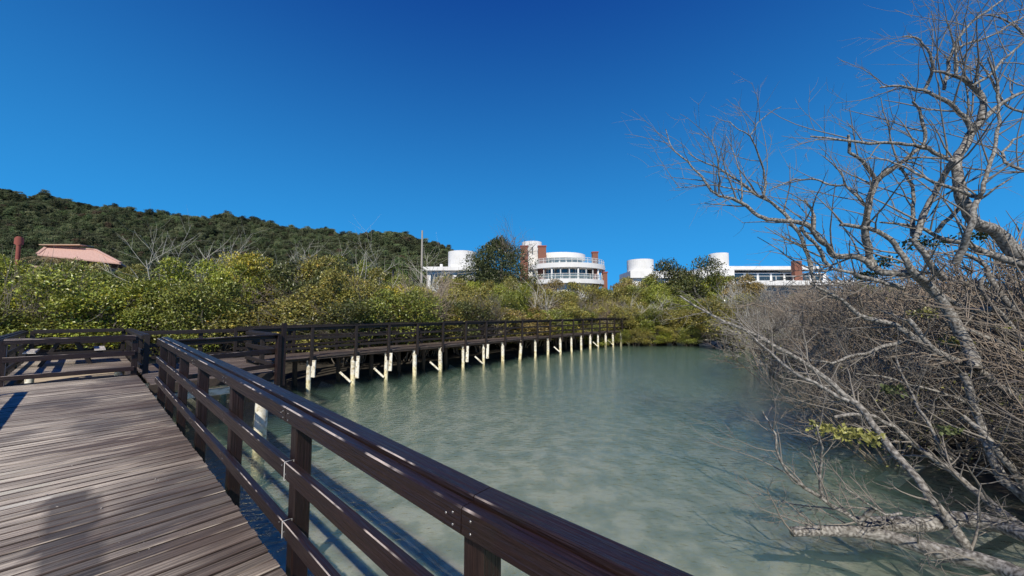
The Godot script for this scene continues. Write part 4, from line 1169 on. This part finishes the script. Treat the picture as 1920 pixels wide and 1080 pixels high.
	# leafless thicket on the right shore
	for k in 36:
		var t := k / 36.0
		var z := lerpf(-6.5, -34.0, t) + rng.randf_range(-1.5, 1.5)
		var edge := lerpf(9.8, 19.6, smoothstep(0.1, 0.85, t))
		var x := edge + rng.randf_range(-0.6, 1.4) + (k % 3) * lerpf(1.2, 3.6, t)
		var o := thing("bare_thicket_shrub", "leafless grey brown shrub on the right shore, %s counted from the viewer" % nth(k + 1), "shrub", Vector3(x, maxf(shore_height(x, z), -0.3), z), "leafless shrubs on the right shore")
		o.rotation.y = rng.randf() * TAU
		var s := rng.randf_range(3.2, 4.4)
		o.scale = Vector3(s * 1.05, s * rng.randf_range(0.85, 1.05), s * 1.05)
		part("branches", bare[k % 3], mats["stem_white" if k > 14 and k % 5 == 0 else ("stem_grey" if k % 3 == 0 else "twig_brown")], o)
		if k % 2 == 0: part("leaves", sparse(k), mats["leaf_olive"] if k % 4 else mats["leaf_yellow"], o)
	# the same scrub nearer by, at the foot of the big bare tree and beside the viewer; it keeps the water there in shade
	var near := [[7.5, -7.6], [8.3, -8.2], [8.2, -6.9], [8.9, -9.2], [7.6, -4.7], [8.1, -3.9], [7.0, -3.4], [8.0, -2.6], [7.3, -1.6], [8.4, -0.6], [7.6, 0.8]]
	for k in near.size():
		var o := thing("bare_thicket_shrub", "leafless scrub at the big bare tree's foot on the right, %s from the back" % nth(k + 1), "shrub", Vector3(near[k][0], maxf(shore_height(near[k][0], near[k][1]), -0.3), near[k][1]), "leafless shrubs on the right shore")
		o.rotation.y = rng.randf() * TAU
		var s := rng.randf_range(2.2, 2.9)
		o.scale = Vector3(s, s * rng.randf_range(0.8, 1.0), s)
		part("branches", bare[k % 3], mats["twig_brown"] if k % 2 else mats["stem_grey"], o)
		part("leaves", sparse(k + 60), mats["leaf_olive"], o)
	for k in 14:
		var z := rng.randf_range(-18, -44)
		var x := rng.randf_range(20, 34) + (-z - 18) * 0.5
		shrub.call(x, z, rng.randf_range(3.4, 4.4), rng.randf_range(4.0, 5.5), ["leaf_green", "leaf_olive", "leaf_brown"][k % 3], "%s of those behind the right shore's leafless shrubs" % nth(k + 1), "shrubs behind the right shore")

func nth(k: int) -> String:
	return "%d%s" % [k, "th" if k % 100 in [11, 12, 13] else {1: "st", 2: "nd", 3: "rd"}.get(k % 10, "th")]

func sparse(sd: int) -> ArrayMesh:
	var keep := rng.state
	rng.seed = 3000 + sd
	var mb := MB.new()
	for k in 160:
		var c := Vector3(rng.randf_range(-0.4, 0.4), rng.randf_range(0.15, 0.7), rng.randf_range(-0.4, 0.4))
		mb.leaf(c, rand_dir(), (rand_dir() + Vector3.UP).normalized(), 0.025, 0.014, grey(rng.randf_range(0.35, 0.6)))
	rng.state = keep
	return mb.mesh()

func build_bare_tree() -> void:
	rng.seed = 4242
	var tree := thing("bare_tree", "large leafless tree with pale crooked limbs leaning over the water", "tree")
	var twigs := MB.new()
	for l in TREE_LIMBS:
		var ps := []
		var rs := []
		var raw: Array = l[1]
		for k in raw.size():
			# subdivide and roughen each stretch so that limbs bend unevenly
			var a := Vector3(raw[k][0], raw[k][1], raw[k][2])
			var ra: float = raw[k][3] * (0.72 if l[0] == "trunk" else 0.74)
			if k:
				var b: Vector3 = ps[-1]
				var rb: float = rs[-1]
				var m := a.lerp(b, 0.5) + rand_dir() * minf(0.02, a.distance_to(b) * 0.06)
				ps.append(m)
				rs.append((ra + rb) * 0.5 * rng.randf_range(0.92, 1.1))
			ps.append(a)
			rs.append(ra * rng.randf_range(0.94, 1.08))
		var mb := MB.new()
		mb.tube(ps, rs, 10 if rs[0] > 0.05 else 7)
		part(l[0], mb.mesh(), mats["bark_pale"], tree)
		# side branches and twigs, thin and arching
		var n := ps.size()
		for k in range(1, n):
			var a: Vector3 = ps[k - 1]
			var b: Vector3 = ps[k]
			var r: float = rs[k]
			var high := a.y > 3.2
			var chance := 0.62 if r < 0.03 else (0.5 if r < 0.06 else 0.2)
			chance *= b.distance_to(a) / 0.16
			chance *= 1.15 if high else 1.5
			while rng.randf() < chance:
				chance -= 1.0
				var along := (b - a).normalized()
				var out := rand_dir()
				out = (out - along * out.dot(along)).normalized()
				var d := along * 0.6 + out + Vector3(-0.35, 0.35 if high else 0.1, 0)
				var len := rng.randf_range(0.3, 1.1) * (1.3 if high else 0.8)
				grow(twigs, a.lerp(b, rng.randf()), d, len, clampf(r * 0.5, 0.0065, 0.017), 2 if rng.randf() < 0.5 else 1, 3, Vector3(-0.25, 0.3, 0), 4)
	var tw := part("twigs", twigs.mesh(), mats["twig_pale"], tree)
	tw.set_meta("kind", "stuff")
	# clumps of leathery leaves still on the tree
	for q in [[7.35, 4.05, -6.6, 0.35], [6.9, 3.75, -6.9, 0.25], [8.0, 4.15, -6.3, 0.3], [6.6, 3.5, -6.9, 0.2], [4.15, 1.3, -4.75, 0.22], [4.35, 1.28, -4.7, 0.18], [3.9, 1.35, -4.8, 0.15], [5.6, 1.3, -4.9, 0.12], [5.2, 1.75, -5.2, 0.14], [7.8, 2.3, -6.6, 0.25], [7.6, 2.8, -6.9, 0.25]]:
		var mb := MB.new()
		for k in int(420 * q[3]): 
			mb.leaf(Vector3(q[0], q[1], q[2]) + rand_dir() * Vector3(q[3], q[3] * 0.4, q[3]) * sqrt(rng.randf()), rand_dir(), (rand_dir() + Vector3.UP).normalized(), 0.075, 0.042, grey(rng.randf_range(0.3, 0.7)))
		part("leaf_clump", mb.mesh(), mats["leaf_olive"] if rng.randf() < 0.6 else mats["leaf_dark"], tree)
	var names := ["long whitish fallen log lying on the water at lower right", "thick dark fallen log behind the whitish one"]
	for k in WATER_LOGS.size():
		var ps := []
		var rs := []
		for p in WATER_LOGS[k]:
			ps.append(Vector3(p[0], p[1], p[2]))
			rs.append(p[3] * rng.randf_range(0.92, 1.08))
		var log := thing("fallen_log", names[k], "log", Vector3.ZERO, "fallen logs in the water")
		var mb := MB.new()
		mb.tube(ps, rs, 12)
		part("stem", mb.mesh(), mats["bark_pale"], log)
		mb = MB.new()
		for g in 9:
			var i := rng.randi_range(2, ps.size() - 1)
			grow(mb, ps[i], Vector3(-0.6, 0.5, 0) + rand_dir() * 0.6, rng.randf_range(0.3, 0.7), 0.012, 2, 4, Vector3(-0.3, 0.2, 0), 4)
		part("broken_twigs", mb.mesh(), mats["twig_pale"], log).set_meta("kind", "stuff")
